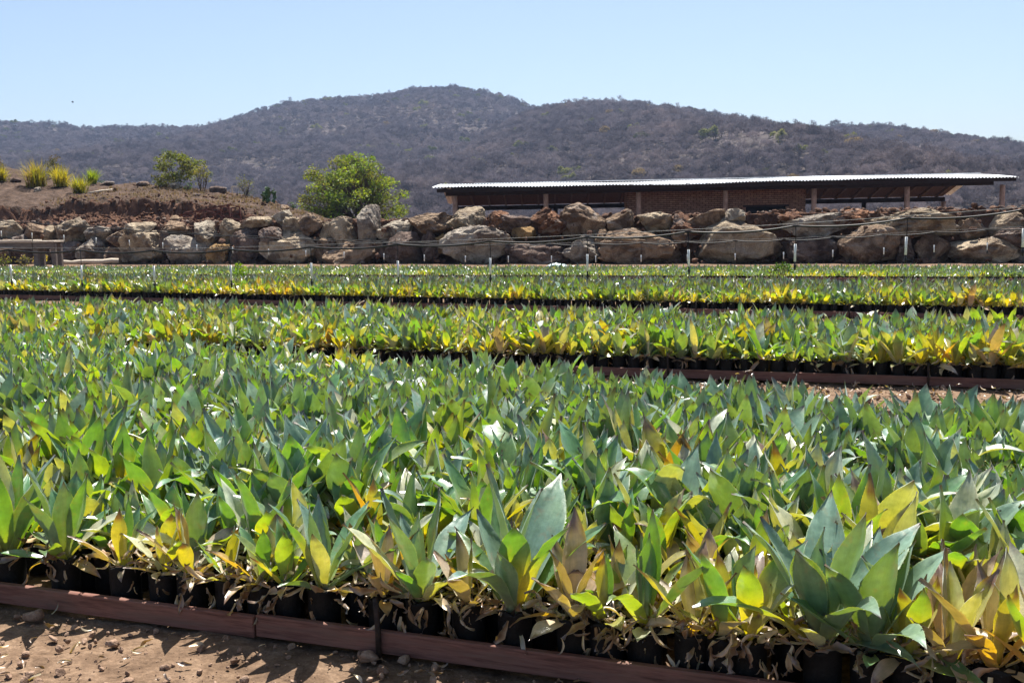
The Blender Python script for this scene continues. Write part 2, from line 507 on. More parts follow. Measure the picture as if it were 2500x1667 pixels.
def hill_h(X, Y):
    def slope(u, a):   # 0 at foot, 1 at ridge, falling behind
        return np.where(u < 1, np.clip(u, 0, 1) ** a, np.clip(1 - (u - 1) * 1.2, 0, 1))
    shp = X.shape
    nb = np.array([fbm((x * 0.008, y * 0.004, 1.7), 3) for x, y in zip(X.ravel(), Y.ravel())]).reshape(shp)
    nf = np.array([noise.noise((x * 0.03, y * 0.02, 5.1)) for x, y in zip(X.ravel(), Y.ravel())]).reshape(shp)
    wob = 16 * nb
    ub = (Y - 330) / (BACK_Y - 330); uf = (Y - 190) / (FRONT_Y - 190)
    mb = np.clip(ub, 0, 1) * np.clip(1 - ub, 0, 1) * 4; mf = np.clip(uf, 0, 1) * np.clip(1 - uf, 0, 1) * 4
    kx = (600 - Y) / 300
    spur = 13 * np.exp(-((X - 60 - 38 * kx) / 34) ** 2) - 18 * np.exp(-((X - 128 - 30 * kx) / 30) ** 2) + 2 * np.exp(-((X - 215 - 25 * kx) / 36) ** 2) - 9 * np.exp(-((X - 5 - 10 * kx) / 26) ** 2)
    zb = sm_interp(X + wob * mb, bX, bZ, 8) * slope(ub, 1.08) + 15 * nb * mb * (1 - np.clip(ub, 0, 1)) + 3 * nf * mb * (1 - np.clip(ub, 0, 1))
    zf = sm_interp(X + wob * 1.2 * mf, fX, fZ, 6) * slope(uf, 1.12) + (12 * nb + 3 * nf + spur) * mf * (1.02 - np.clip(uf, 0, 1)) * 1.1
    return np.maximum(np.maximum(zb, zf), 0) - 0.8
hx = np.arange(-760, 761, 9.0); hy = np.concatenate([np.arange(185, 620, 9.0), np.arange(620, 960, 11.0), np.arange(960, 1500, 60.0)])
HX, HY = np.meshgrid(hx, hy, indexing='ij')
HZ = hill_h(HX, HY)
hl = link('hills', np_mesh('hills', np.stack([HX.ravel(), HY.ravel(), HZ.ravel()], 1), [grid_faces(len(hx), len(hy))], M['hill']))
tag(hl, 'wooded hills closing the view behind the shed', kind='structure')

# dry forest on the hills: bare trees as instances, one mass nobody could count
def bare_tree(seed, leafy):
    r = random.Random(seed)
    mb = MB()
    def ribbon(a, b, w0, w1, side):
        mb.add([a - side * w0, a + side * w0, b + side * w1, b - side * w1], [(0, 1, 2, 3)])
    def rv(): return Vector((r.gauss(0, 1), r.gauss(0, 1), r.gauss(0, 1)))
    def grow(p, d, ln, w, lev):
        q = p + d * ln
        side = d.cross(rv()).normalized()
        ribbon(p, q, w, w * 0.65, side)
        if lev < 1: ribbon(p, q, w, w * 0.65, d.cross(side).normalized())
        if lev >= 4:
            for _ in range(5):
                e = q + (d * .5 + rv() * .55 + Vector((0, 0, .25))).normalized() * r.uniform(.35, .75)
                ribbon(q, e, .022, .012, (e - q).cross(rv()).normalized())
                if leafy:
                    c = e; s1 = rv().normalized() * 0.2; s2 = s1.cross(rv()).normalized() * 0.17
                    mb.add([c - s1, c + s2, c + s1, c - s2], [(0, 1, 2, 3)])
            return
        for _ in range(3):
            nd = (d + Vector((r.gauss(0, .6), r.gauss(0, .6), r.gauss(0.0, .33)))).normalized()
            if nd.z < -0.05: nd.z = 0.1
            grow(q, nd, ln * r.uniform(0.6, 0.85), max(w * 0.58, .024), lev + 1)
    for _ in range(r.choice((2, 2, 3))):
        grow(Vector((r.uniform(-.3, .3), r.uniform(-.3, .3), -0.3)), Vector((r.gauss(0, .3), r.gauss(0, .3), 1)).normalized(), r.uniform(1.1, 1.5), 0.09, 0)
    return mb
tree_coll = bpy.data.collections.new('forest_models')
models = []
for i in range(10):
    leafy = i >= 8
    mt = M['dry_a'] if i < 8 else (M['dry_g'] if i == 8 else M['dry_o'])
    o = bpy.data.objects.new('forest_model_%02d' % i, bare_tree(100 + i, leafy).mesh('bare_tree', mt))
    tree_coll.objects.link(o)
def scatter(y0, y1, step, which):
    pts = []
    y = y0
    while y < y1:
        half = y * 0.56 + 20
        xs = np.arange(-half, half, step)
        X = xs + rng.uniform(-.5, .5, len(xs)) * step; Y = y + rng.uniform(-.5, .5, len(xs)) * step
        pts.append(np.stack([X, Y], 1))
        y += step
    return np.concatenate(pts)
P = np.concatenate([scatter(200, 330, 3.0, 0), scatter(330, 615, 3.3, 0), scatter(615, 935, 4.0, 0)])
# heights from the grid, bilinear
iz = np.clip(np.searchsorted(hx, P[:, 0]) - 1, 0, len(hx) - 2); jz = np.clip(np.searchsorted(hy, P[:, 1]) - 1, 0, len(hy) - 2)
fxx = (P[:, 0] - hx[iz]) / (hx[iz + 1] - hx[iz]); fyy = (P[:, 1] - hy[jz]) / (hy[jz + 1] - hy[jz])
PZ = (HZ[iz, jz] * (1 - fxx) * (1 - fyy) + HZ[iz + 1, jz] * fxx * (1 - fyy) + HZ[iz, jz + 1] * (1 - fxx) * fyy + HZ[iz + 1, jz + 1] * fxx * fyy)
gap = np.array([noise.noise((x * 0.02, y * 0.02, 9.0)) for x, y in P])
keep = (PZ > 0.0) & (rng.random(len(P)) < np.clip(0.86 + gap * 0.8, 0.25, 1))
P, PZ, gap = P[keep], PZ[keep], gap[keep]
npnt = len(P)
fm = bpy.data.meshes.new('dry_forest')
fm.vertices.add(npnt)
fm.vertices.foreach_set('co', np.stack([P[:, 0], P[:, 1], PZ], 1).astype(np.float32).ravel())
idx = rng.integers(0, 8, npnt)
u = rng.random(npnt)
grn = np.array([noise.noise((x * 0.035, y * 0.035, 21.0)) for x, y in P])
idx = np.where(u < 0.008 + 0.07 * np.clip(grn - 0.1, 0, 1), 8, idx); idx = np.where(u > 0.997, 9, idx)
ridge = ((P[:, 1] > FRONT_Y - 14) & (P[:, 1] < FRONT_Y + 12)) | (P[:, 1] > BACK_Y - 18)
sc = np.where(ridge, rng.uniform(.85, 1.4, npnt), 1.0) * rng.uniform(0.55, 1.15, npnt) * np.where(rng.random(npnt) < 0.06, 1.35, 1.0)
for nm, tp, arr in (('tidx', 'INT', idx.astype(np.int32)), ('tscale', 'FLOAT', sc.astype(np.float32)), ('trot', 'FLOAT', rng.uniform(0, 6.28, npnt).astype(np.float32))):
    a_ = fm.attributes.new(nm, tp, 'POINT')
    a_.data.foreach_set('value', arr)
forest = link('dry_forest', fm)
tag(forest, 'leafless grey dry forest covering the hills', 'forest', kind='stuff')
ng = bpy.data.node_groups.new('forest_nodes', 'GeometryNodeTree')
ng.interface.new_socket('Geometry', in_out='INPUT', socket_type='NodeSocketGeometry')
ng.interface.new_socket('Geometry', in_out='OUTPUT', socket_type='NodeSocketGeometry')
gi, go = ng.nodes.new('NodeGroupInput'), ng.nodes.new('NodeGroupOutput')
ci = ng.nodes.new('GeometryNodeCollectionInfo')
ci.inputs['Collection'].default_value = tree_coll
ci.inputs['Separate Children'].default_value = True
ci.inputs['Reset Children'].default_value = True
iop = ng.nodes.new('GeometryNodeInstanceOnPoints')
iop.inputs['Pick Instance'].default_value = True
def named(nm, tp):
    n_ = ng.nodes.new('GeometryNodeInputNamedAttribute'); n_.data_type = tp
    n_.inputs['Name'].default_value = nm
    return n_.outputs['Attribute']
cx = ng.nodes.new('ShaderNodeCombineXYZ')
ng.links.new(named('trot', 'FLOAT'), cx.inputs['Z'])
ng.links.new(gi.outputs[0], iop.inputs['Points'])
ng.links.new(ci.outputs[0], iop.inputs['Instance'])
ng.links.new(named('tidx', 'INT'), iop.inputs['Instance Index'])
ng.links.new(cx.outputs[0], iop.inputs['Rotation'])
ng.links.new(named('tscale', 'FLOAT'), iop.inputs['Scale'])
ng.links.new(iop.outputs[0], go.inputs[0])
forest.modifiers.new('forest', 'NODES').node_group = ng

# ------------------------------------------------------------------ terrace and earth mound behind the boulder wall
crest_px = [(-500, 380), (-200, 395), (0, 408), (60, 418), (130, 434), (200, 444), (270, 449), (330, 449), (420, 455), (500, 463), (560, 471), (620, 484), (700, 503), (760, 520), (800, 532), (900, 541)]
def s_of(p): return (p.x - WALL_A.x) * WU.x + (p.y - WALL_A.y) * WU.y
def hit_t(px, py, t): return wall_hit(px, py, t)
CT = 11.0
cs = [(s_of(hit_t(px, py, CT)), hit_t(px, py, CT).z) for px, py in crest_px]
cS, cZ = np.array([c[0] for c in cs]), np.array([c[1] for c in cs])
cut_px = [(-500, 500), (0, 505), (60, 512), (140, 506), (160, 494), (300, 490), (430, 494), (520, 503), (580, 507), (650, 519), (720, 530), (800, 540)]
CUT = 3.6
us = [(s_of(hit_t(px, py, CUT)), hit_t(px, py, CUT).z) for px, py in cut_px]
uS, uZ = np.array([c[0] for c in us]), np.array([c[1] for c in us])
def mound_z(s, t):
    low = 1.60
    cr = np.interp(s, cS, cZ); cu = np.interp(s, uS, uZ)
    right = s > cS[-1] - 3
    n1 = fbm((s * 0.7, t * 0.7, 2), 4); n2 = fbm((s * 2.6, t * 2.6, 8), 3)
    edge = CUT + 0.55 * noise.noise((s * 0.6, 0, 4)) + 0.25 * noise.noise((s * 2.2, 0, 9))
    wid = .34 + .14 * noise.noise((s * 1.1, 3, 1))
    if t < edge:
        k = max(0, (t - 0.5)) / (edge - 0.5)
        z = low + (cu - 0.66 - low) * k ** 0.9
        q = (t - (edge - wid)) / wid + .35 * noise.noise((s * 3.1, t * 5, 2)) + .2 * noise.noise((s * 7, t * 9, 5))
        if q > 0: z += 0.66 * min(1, q) ** 1.2
        rough = 0.14 * n1 + 0.2 * n2
        z += rough * min(1, k * 3)
    else:
        k = min(1, (t - edge) / (CT - edge))
        z = cu + (cr - cu) * (k ** 0.85) + 0.2 * n1 * (1 - k) + 0.13 * n2
        if t > CT: z = cr - (t - CT) * 0.22 + 0.1 * n1
    if right:
        k = min(1, (s - cS[-1] + 3) / 4)
        flat_z = 1.62 + 0.09 * n2 + 0.05 * n1 - 0.07 * max(0, t - 1.2) - 0.02 * max(0, t - 5)
        z = z * (1 - k) + flat_z * k
    return max(z, 0.15) if t > 0.5 else z
ss = np.concatenate([np.arange(-16, -4, .3), np.arange(-4, 17, 0.085), np.arange(17, 66, .2)]); tt = np.array([0.42, 0.45] + list(np.arange(0.6, 2.3, 0.14)) + list(np.arange(2.4, 4.7, 0.055)) + list(np.arange(4.8, 13.0, 0.2)) + [13.5, 14.2, 15, 17, 20, 25])
mv = []
for s in ss:
    for k, t in enumerate(tt):
        p = wall_pt(s, t)
        mv.append((p.x, p.y, -0.1 if k == 0 else mound_z(s, t)))
ft = []
for i in range(len(ss) - 1):
    for j in range(len(tt) - 1):
        e_ = CUT + 0.55 * noise.noise((ss[i] * 0.6, 0, 4)) + 0.25 * noise.noise((ss[i] * 2.2, 0, 9))
        ft.append(1 if tt[j] > e_ - .02 and ss[i] < cS[-1] else 0)
md_ = link('earth_bank', np_mesh('earth_bank', np.array(mv), [grid_faces(len(ss), len(tt))], [M['earth'], M['banktop']], ft))
tag(md_, 'eroded red earth bank and terrace above the boulder wall', 'bank', kind='structure')
def bank_z(x, y):
    s = (x - WALL_A.x) * WU.x + (y - WALL_A.y) * WU.y; t = (x - WALL_A.x) * WN.x + (y - WALL_A.y) * WN.y
    return mound_z(s, t)

# ------------------------------------------------------------------ stones
def ico(sub):
    t = (1 + 5 ** .5) / 2
    v = [Vector(p).normalized() for p in [(-1, t, 0), (1, t, 0), (-1, -t, 0), (1, -t, 0), (0, -1, t), (0, 1, t), (0, -1, -t), (0, 1, -t), (t, 0, -1), (t, 0, 1), (-t, 0, -1), (-t, 0, 1)]]
    f = [(0, 11, 5), (0, 5, 1), (0, 1, 7), (0, 7, 10), (0, 10, 11), (1, 5, 9), (5, 11, 4), (11, 10, 2), (10, 7, 6), (7, 1, 8), (3, 9, 4), (3, 4, 2), (3, 2, 6), (3, 6, 8), (3, 8, 9), (4, 9, 5), (2, 4, 11), (6, 2, 10), (8, 6, 7), (9, 8, 1)]
    for _ in range(sub):
        c, nf = {}, []
        def mid(a, b):
            k = (min(a, b), max(a, b))
            if k not in c:
                v.append(((v[a] + v[b]) / 2).normalized()); c[k] = len(v) - 1
            return c[k]
        for a, b_, d in f:
            x, y, z = mid(a, b_), mid(b_, d), mid(d, a)
            nf += [(a, x, z), (b_, y, x), (d, z, y), (x, y, z)]
        f = nf
    return np.array([tuple(p) for p in v]), np.array(f, dtype=np.int32)
ICO = {k: ico(k) for k in (1, 2, 3, 4)}
def rock_verts(sub, size, seed, rough=0.12, cuts=7, boxy=0.6, square=0.0):
    r = np.random.default_rng(seed)
    v, f = ICO[sub]
    p = v.copy()
    pw = 2.0 + 3.0 * boxy                       # superellipsoid
    nrm = (np.abs(p) ** pw).sum(1) ** (1 / pw)
    p = p / nrm[:, None]
    for _ in range(cuts):                        # chop facets
        n = r.normal(size=3); n /= np.linalg.norm(n)
        d = r.uniform(0.58, 0.94)
        ex = p @ n - d
        p = p - np.clip(ex, 0, None)[:, None] * n * 0.97
    off = r.uniform(-50, 50, 3)
    big = np.array([fbm(Vector(q * 1.4 + off), 3) for q in p])
    fin = np.array([fbm(Vector(q * 4.5 + off), 4, gain=0.6) for q in p])
    rid = np.array([1 - 2 * abs(noise.noise(Vector(q * 2.6 + off[::-1]))) - .6 * abs(noise.noise(Vector(q * 6.1 + off))) for q in p])
    p = p * (1 + rough * big + rough * 0.6 * fin + rough * .45 * rid)[:, None]
    return p * np.array(size) / 2, f

C1 = {'tan': (0.60, 0.49, 0.345), 'brown': (0.42, 0.30, 0.20), 'grey': (0.52, 0.46, 0.38), 'dark': (0.26, 0.19, 0.155), 'red': (0.32, 0.165, 0.095), 'pale': (0.68, 0.60, 0.47), 'ochre': (0.48, 0.31, 0.14)}
B = []
def reg(origin, scale, rows):
    for x0, x1, y0, y1, c in rows:
        B.append((origin[0] + x0 / scale, origin[0] + x1 / scale, origin[1] + y0 / scale, origin[1] + y1 / scale, c))
reg((0, 340), 2.8, [
    (-60, 170, 565, 700, 'tan'), (165, 315, 578, 690, 'brown'), (300, 385, 588, 700, 'tan'), (365, 608, 545, 745, 'tan'), (600, 805, 590, 712, 'grey'), (745, 905, 620, 755, 'brown'), (885, 1052, 562, 690, 'tan'),
    (1100, 1302, 562, 655, 'brown'), (1335, 1508, 555, 725, 'pale'), (1500, 1685, 545, 705, 'tan'), (1665, 1855, 532, 615, 'tan'), (1855, 2035, 478, 610, 'pale'), (1935, 2060, 540, 680, 'tan'), (2050, 2192, 515, 670, 'brown'), (2188, 2330, 570, 730, 'tan'),
    (-80, 120, 690, 870, 'brown'), (100, 300, 660, 860, 'dark'), (290, 390, 690, 860, 'brown'), (375, 555, 700, 868, 'dark'), (530, 725, 668, 870, 'grey'), (705, 880, 745, 872, 'brown'), (865, 1112, 618, 875, 'tan'), (1090, 1200, 640, 790, 'dark'), (1138, 1415, 645, 875, 'grey'), (1412, 1575, 695, 870, 'ochre'), (1560, 1815, 625, 875, 'dark'), (1790, 1945, 608, 745, 'dark'), (1825, 2185, 645, 878, 'tan'), (2170, 2330, 690, 880, 'brown'),
])
reg((800, 340), 2.613, [
    (185, 335, 430, 660, 'grey'), (-20, 205, 495, 710, 'tan'), (0, 352, 635, 825, 'brown'), (332, 555, 512, 655, 'pale'), (525, 785, 462, 600, 'brown'), (772, 1022, 432, 610, 'tan'), (1015, 1155, 452, 575, 'red'), (1095, 1300, 468, 600, 'dark'), (1185, 1345, 545, 650, 'ochre'), (1300, 1445, 442, 540, 'red'),
    (1370, 1565, 468, 615, 'red'), (1510, 1785, 432, 625, 'brown'), (1775, 1975, 462, 610, 'brown'), (1975, 2210, 462, 600, 'tan'), (2170, 2360, 498, 660, 'red'),
    (342, 600, 600, 826, 'dark'), (590, 725, 590, 780, 'dark'), (682, 790, 605, 735, 'ochre'), (735, 1190, 565, 826, 'grey'), (1135, 1535, 640, 835, 'dark'), (1500, 1745, 630, 828, 'grey'), (1685, 1815, 588, 710, 'brown'), (1770, 2285, 588, 826, 'brown'), (2185, 2305, 585, 660, 'brown'),
])
reg((1600, 340), 2.613, [
    (220, 480, 448, 600, 'brown'), (430, 575, 440, 540, 'pale'), (225, 810, 480, 818, 'tan'), (765, 935, 458, 545, 'red'), (795, 1210, 462, 640, 'grey'), (1115, 1350, 450, 570, 'red'), (1360, 1915, 458, 630, 'tan'), (785, 1210, 600, 812, 'dark'), (1195, 1570, 555, 818, 'brown'), (1520, 1660, 640, 818, 'dark'), (1640, 1895, 585, 818, 'brown'),
    (1900, 2110, 495, 640, 'brown'), (1870, 2300, 618, 812, 'tan'), (2090, 2390, 470, 650, 'tan'), (2150, 2400, 560, 700, 'dark'), (2280, 2440, 670, 810, 'grey'),
    (2380, 2640, 450, 640, 'brown'), (2420, 2760, 600, 815, 'tan'), (2620, 2900, 450, 620, 'grey'), (2740, 3060, 590, 815, 'brown'),
])
reg((0, 340), 2.8, [(-300, -40, 560, 720, 'brown'), (-340, -60, 690, 870, 'tan'), (-560, -280, 560, 720, 'tan'), (-600, -320, 690, 870, 'grey')])
wall_o = empty('boulder_wall', wall_pt(15, 0))
tag(wall_o, 'dry-stacked retaining wall of big tan and brown boulders behind the beds', 'wall')
for i, (x0, x1, y0, y1, cname) in enumerate(B):
    cxp, cyp = (x0 + x1) / 2, (y0 + y1) / 2
    upper = cyp < 575
    tdep = (0.38 if upper else -0.12) + random.uniform(-.18, .18)
    c = wall_hit(cxp, cyp, tdep)
    wpx = wall_hit(x1, cyp, tdep) - wall_hit(x0, cyp, tdep)
    hh = (wall_hit(cxp, y0, tdep) - wall_hit(cxp, y1, tdep)).length
    ww = wpx.length
    dd = 0.55 * (ww + hh) * random.uniform(0.75, 1.0)
    v, f = rock_verts(4 if ww * hh > 0.55 else 3, (ww * 1.06, min(dd, 1.7), hh * 1.08), 500 + i, rough=random.uniform(.09, .15) if cname != 'red' else 0.2, cuts=random.randint(11, 18), boxy=random.uniform(0.1, 0.45))
    o = link('boulder', np_mesh('boulder', v, [f], M['rock'], smooth=False), wall_o)
    o.location = c - Vector(wall_o.location)
    o.rotation_euler = (random.uniform(-.12, .12), random.uniform(-.10, .10), math.atan2(WU.y, WU.x) + random.uniform(-.25, .25))
    k = random.uniform(0.85, 1.15)
    o.color = (*[a * k for a in C1[cname]], 1)

def rubble(name, spots, mat, label, cat, seed0=0, sub=1, color=(0.26, 0.15, 0.10, 1)):
    """many small stones joined: spots = (x,y,z,size)"""
    base = [rock_verts(sub, (1, 1, 1), 900 + seed0 + k, 0.18, 6, 0.3) for k in range(8)]
    V, Fc, off = [], [], 0
    for (x, y, z, s) in spots:
        v, f = base[random.randrange(8)]
        q = Matrix.Rotation(random.uniform(0, 6.28), 3, Vector((random.gauss(0, 1), random.gauss(0, 1), random.gauss(0, 1))).normalized())
        m = np.array(q) * s * np.array([1, random.uniform(.6, 1), random.uniform(.35, .8)])[None, :]
        V.append(v @ m.T + np.array([x, y, z])); Fc.append(f + off); off += len(v)
    o = link(name, np_mesh(name, np.concatenate(V), [np.concatenate(Fc)], mat, smooth=(sub > 1)))
    o.color = color
    return tag(o, label, cat, kind='stuff')
sp = []
for _ in range(1500):                                            # on the wall top and in its joints
    s = random.uniform(-4, 46); t = random.uniform(0.25, 2.2)
    p = wall_pt(s, t)
    big = 0.08 + 0.26 * random.random() ** 3
    z = bank_z(p.x, p.y) if t > 0.6 else random.uniform(1.3, 1.72)
    sp.append((p.x, p.y, z + big * 0.2, big))
for _ in range(700):
    s = random.uniform(-4, 46); p = wall_pt(s, random.uniform(-0.75, 0.3))
    sp.append((p.x, p.y, random.uniform(0, 0.12) if random.random() < .75 else random.uniform(0.2, 1.4), 0.07 + 0.25 * random.random() ** 3))
for _ in range(0):
    s = random.uniform(-6, 22); t = random.uniform(1.0, 10.5)
    p = wall_pt(s, t)
    big = 0.05 + 0.24 * random.random() ** 4
    sp.append((p.x, p.y, bank_z(p.x, p.y) + big * 0.2, big))
rubble('rubble', sp, M['rock'], 'reddish rubble on and between the boulders of the wall', 'rubble', 0, 2)
sp = []
for _ in range(4200):                                            # clods on the bank
    s = random.uniform(-6, 22); low_ = random.random() < .62
    t = random.uniform(.8, 4.0) if low_ else random.uniform(4, 11)
    p = wall_pt(s, t)
    big = 0.05 + (0.22 if low_ else .2) * random.random() ** (2.5 if low_ else 5)
    sp.append((p.x, p.y, bank_z(p.x, p.y) + big * 0.15, big))
rubble('clods', sp, M['earth'], 'dark red-brown clods strewn over the earth bank', 'clods', 30, 1)

# ------------------------------------------------------------------ shed
SH = Vector((at(1053, 463, 49.1).x, 49.1, 0))
shed = empty('open_shed', SH, R(-2.2))
tag(shed, 'long open shed with white corrugated roof, brown columns and brick room', 'shed')
LEN, RB, BB = 28.15, 4.5, 7.9                # length, ridge depth, back eave depth
ZE, ZR, ZB = 3.20, 3.50, 2.42
def corrugated(b0, z0, b1, z1, amp=0.028, per=0.16, a0=0.0, a1=LEN):
    n = int((a1 - a0) / per * 8)
    vs = []
    nb_ = 9
    for i in range(n + 1):
        a = a0 + (a1 - a0) * i / n
        w = amp * math.sin(2 * math.pi * a / per)
        for j in range(nb_):
            k = j / (nb_ - 1)
            sag = 0.035 * math.sin(a * 0.33 + 1) + 0.02 * math.sin(a * 0.9 + 3 * k) + 0.012 * noise.noise((a * 1.3, k * 2, 0))
            vs.append((a, b0 + (b1 - b0) * k, z0 + (z1 - z0) * k + w + sag))
    return np.array(vs), grid_faces(n + 1, nb_)
v, f = corrugated(0, ZE, RB, ZR)
link('front_roof_sheet', np_mesh('front_roof_sheet', v, [f], M['metal']), shed)
v, f = corrugated(RB, ZR - 0.01, BB + 0.2, ZB + 0.12)
link('back_roof_sheet', np_mesh('back_roof_sheet', v, [f], M['metal']), shed)
mb = MB(); mb.box((13.0 + LEN / 2 - 13.0 + 0.9, RB, ZR + 0.045), (LEN - 1.8, 0.42, 0.035))
mb.build('ridge_cap', M['metal'], shed)
mb = MB(); mb.bar((0.25, RB, ZR - 0.10), (0.25, BB, ZB), 0.001, 0.001)
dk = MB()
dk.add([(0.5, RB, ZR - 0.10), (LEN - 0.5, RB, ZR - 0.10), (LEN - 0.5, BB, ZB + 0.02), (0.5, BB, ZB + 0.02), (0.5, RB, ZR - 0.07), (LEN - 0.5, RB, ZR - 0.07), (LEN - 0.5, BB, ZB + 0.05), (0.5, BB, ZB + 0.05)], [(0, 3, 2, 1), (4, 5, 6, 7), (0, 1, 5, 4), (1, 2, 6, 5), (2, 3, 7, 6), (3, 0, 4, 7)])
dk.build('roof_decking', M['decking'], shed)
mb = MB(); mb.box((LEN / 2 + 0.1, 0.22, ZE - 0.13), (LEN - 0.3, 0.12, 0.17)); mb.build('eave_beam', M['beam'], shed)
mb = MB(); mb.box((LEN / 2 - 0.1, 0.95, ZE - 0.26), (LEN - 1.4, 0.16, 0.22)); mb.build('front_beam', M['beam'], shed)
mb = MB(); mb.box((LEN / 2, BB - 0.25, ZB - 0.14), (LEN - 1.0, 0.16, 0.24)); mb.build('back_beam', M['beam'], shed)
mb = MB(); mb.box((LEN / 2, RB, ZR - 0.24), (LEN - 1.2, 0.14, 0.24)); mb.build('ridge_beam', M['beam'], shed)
raf = MB(); raf.bar((0, 0.1, ZE - 0.05), (0, RB, ZR - 0.10), 0.07, 0.07)
raf_me = raf.mesh('front_rafter', M['beam'])
rf2 = MB(); rf2.bar((0, RB + 0.1, ZR - 0.19), (0, BB - 0.02, ZB - 0.03), 0.09, 0.12)
rf2_me = rf2.mesh('rafter', M['rafter'])
a = 0.55
while a < LEN - 0.3:
    o = link('rafter', rf2_me, shed); o.location = (a, 0, 0)
    o = link('front_rafter', raf_me, shed); o.location = (a, 0, 0)
    a += 0.92
def column(px, z0, z1, b, r, mat, name):
    # local a from pixel
    for _ in range(1):
        d = ray(px, 500)
        un = Vector((math.cos(R(2.2)), -math.sin(R(2.2)), 0)); vn = Vector((math.sin(R(2.2)), math.cos(R(2.2)), 0))
        k = ((SH.x + vn.x * b) * vn.x + (SH.y + vn.y * b) * vn.y) / (d.x * vn.x + d.y * vn.y)
        p = Vector((d.x * k, d.y * k, 0)) - SH
        a = p.x * un.x + p.y * un.y
    m_ = MB()
    m_.tube([(a, b, z0), (a, b, z0 + 0.6), (a, b, z1 - .5), (a, b, z1)], [r * 1.03, r, r * 0.98, r * 1.0], 14)
    m_.build(name, mat, shed, smooth=True)
    return a
cols = [column(px, 0, ZE - 0.37, 0.95, 0.125, M['post'], 'column') for px in (1111, 1333, 1559, 1771, 1987, 2214, 2446)]
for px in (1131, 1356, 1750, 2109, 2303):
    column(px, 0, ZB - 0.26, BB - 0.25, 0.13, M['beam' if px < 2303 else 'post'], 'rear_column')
# brick room with a window opening
def la(px, b):
    d = ray(px, 500)
    un = Vector((math.cos(R(2.2)), -math.sin(R(2.2)), 0)); vn = Vector((math.sin(R(2.2)), math.cos(R(2.2)), 0))
    k = ((SH.x + vn.x * b) * vn.x + (SH.y + vn.y * b) * vn.y) / (d.x * vn.x + d.y * vn.y)
    p = Vector((d.x * k, d.y * k, 0)) - SH
    return p.x * un.x + p.y * un.y
WB = 2.4
a0, a1, w0, w1 = la(1532, WB), la(1965, WB), la(1820, WB), la(1918, WB)
zt = ZE + (ZR - ZE) * WB / RB - 0.10
wz = 2.02
mb = MB()
mb.box(((a0 + w0) / 2, WB, zt / 2), (w0 - a0, 0.2, zt)); mb.box(((w1 + a1) / 2, WB, zt / 2), (a1 - w1, 0.2, zt))
mb.box(((w0 + w1) / 2, WB, (zt + wz) / 2), (w1 - w0, 0.2, zt - wz)); mb.box(((w0 + w1) / 2, WB, 0.5), (w1 - w0, 0.2, 1.0))
for aa in (a0 + 0.1, a1 - 0.1): mb.box((aa, (WB + 0.1 + RB - .1) / 2, zt / 2), (0.2, RB - .1 - WB - 0.1, zt))
mb.box(((a0 + a1) / 2, RB - 0.0, zt / 2), (a1 - a0, 0.2, zt))
mb.build('brick_room', M['brick'], shed)
mb = MB(); mb.box(((w0 + w1) / 2, WB + 0.06, (wz + 1.0) / 2), (w1 - w0 - 0.01, 0.03, wz - 1.0 - 0.01)); mb.build('window_shade_panel', M['opening_shade'], shed)  # dark panel fills the opening, painted in place of the shade inside
mb = MB(); mb.box(((w0 + w1) / 2, WB - 0.06, wz + 0.035), (w1 - w0 + 0.3, 0.14, 0.07)); mb.build('lintel', M['beam'], shed)

# ------------------------------------------------------------------ trees, bushes, tufts
def leaf_cloud(centers, per, size, cols, alpha=0.4, flat=0.6, seed=1):
    """centers: (x,y,z,r,colour index, density)"""
    r = np.random.default_rng(seed)
    V, Cc = [], []
    for (x, y, z, rad, ci_, dens) in centers:
        n = int(per * dens * rad * rad)
        d = r.normal(size=(n, 3)); d /= np.linalg.norm(d, axis=1)[:, None]
        rr = rad * r.random(n) ** 0.45
        p = np.array([x, y, z]) + d * rr[:, None] * np.array([1, 1, flat])
        a_ = r.normal(size=(n, 3)); a_ /= np.linalg.norm(a_, axis=1)[:, None]
        b_ = np.cross(a_, r.normal(size=(n, 3))); b_ /= np.linalg.norm(b_, axis=1)[:, None]
        sz = size * r.uniform(.6, 1.3, n)[:, None]
        V.append(np.stack([p - a_ * sz, p - b_ * sz * .45, p + a_ * sz, p + b_ * sz * .45], 1))
        c = np.array(cols[ci_])[None, :] * r.uniform(.65, 1.35, (n, 1)) * r.uniform(.9, 1.1, (n, 3))
        Cc.append(np.repeat(np.concatenate([c, np.full((n, 1), alpha)], 1)[:, None, :], 4, 1))
    V = np.concatenate(V).reshape(-1, 3); Cc = np.concatenate(Cc).reshape(-1, 4)
    return V, np.arange(len(V), dtype=np.int32).reshape(-1, 4), Cc
def limb_pts(a, b, r, n=6, bend=0.12):
    a, b = Vector(a), Vector(b); L = (b - a).length
    o = Vector((r.gauss(0, bend), r.gauss(0, bend), r.gauss(bend * .8, bend * .5))) * L
    return [a.lerp(b, i / n) + o * (4 * (i / n) * (1 - i / n)) * 0.5 + Vector((r.gauss(0, .012), r.gauss(0, .012), 0)) * L * (i > 0) for i in range(n + 1)]
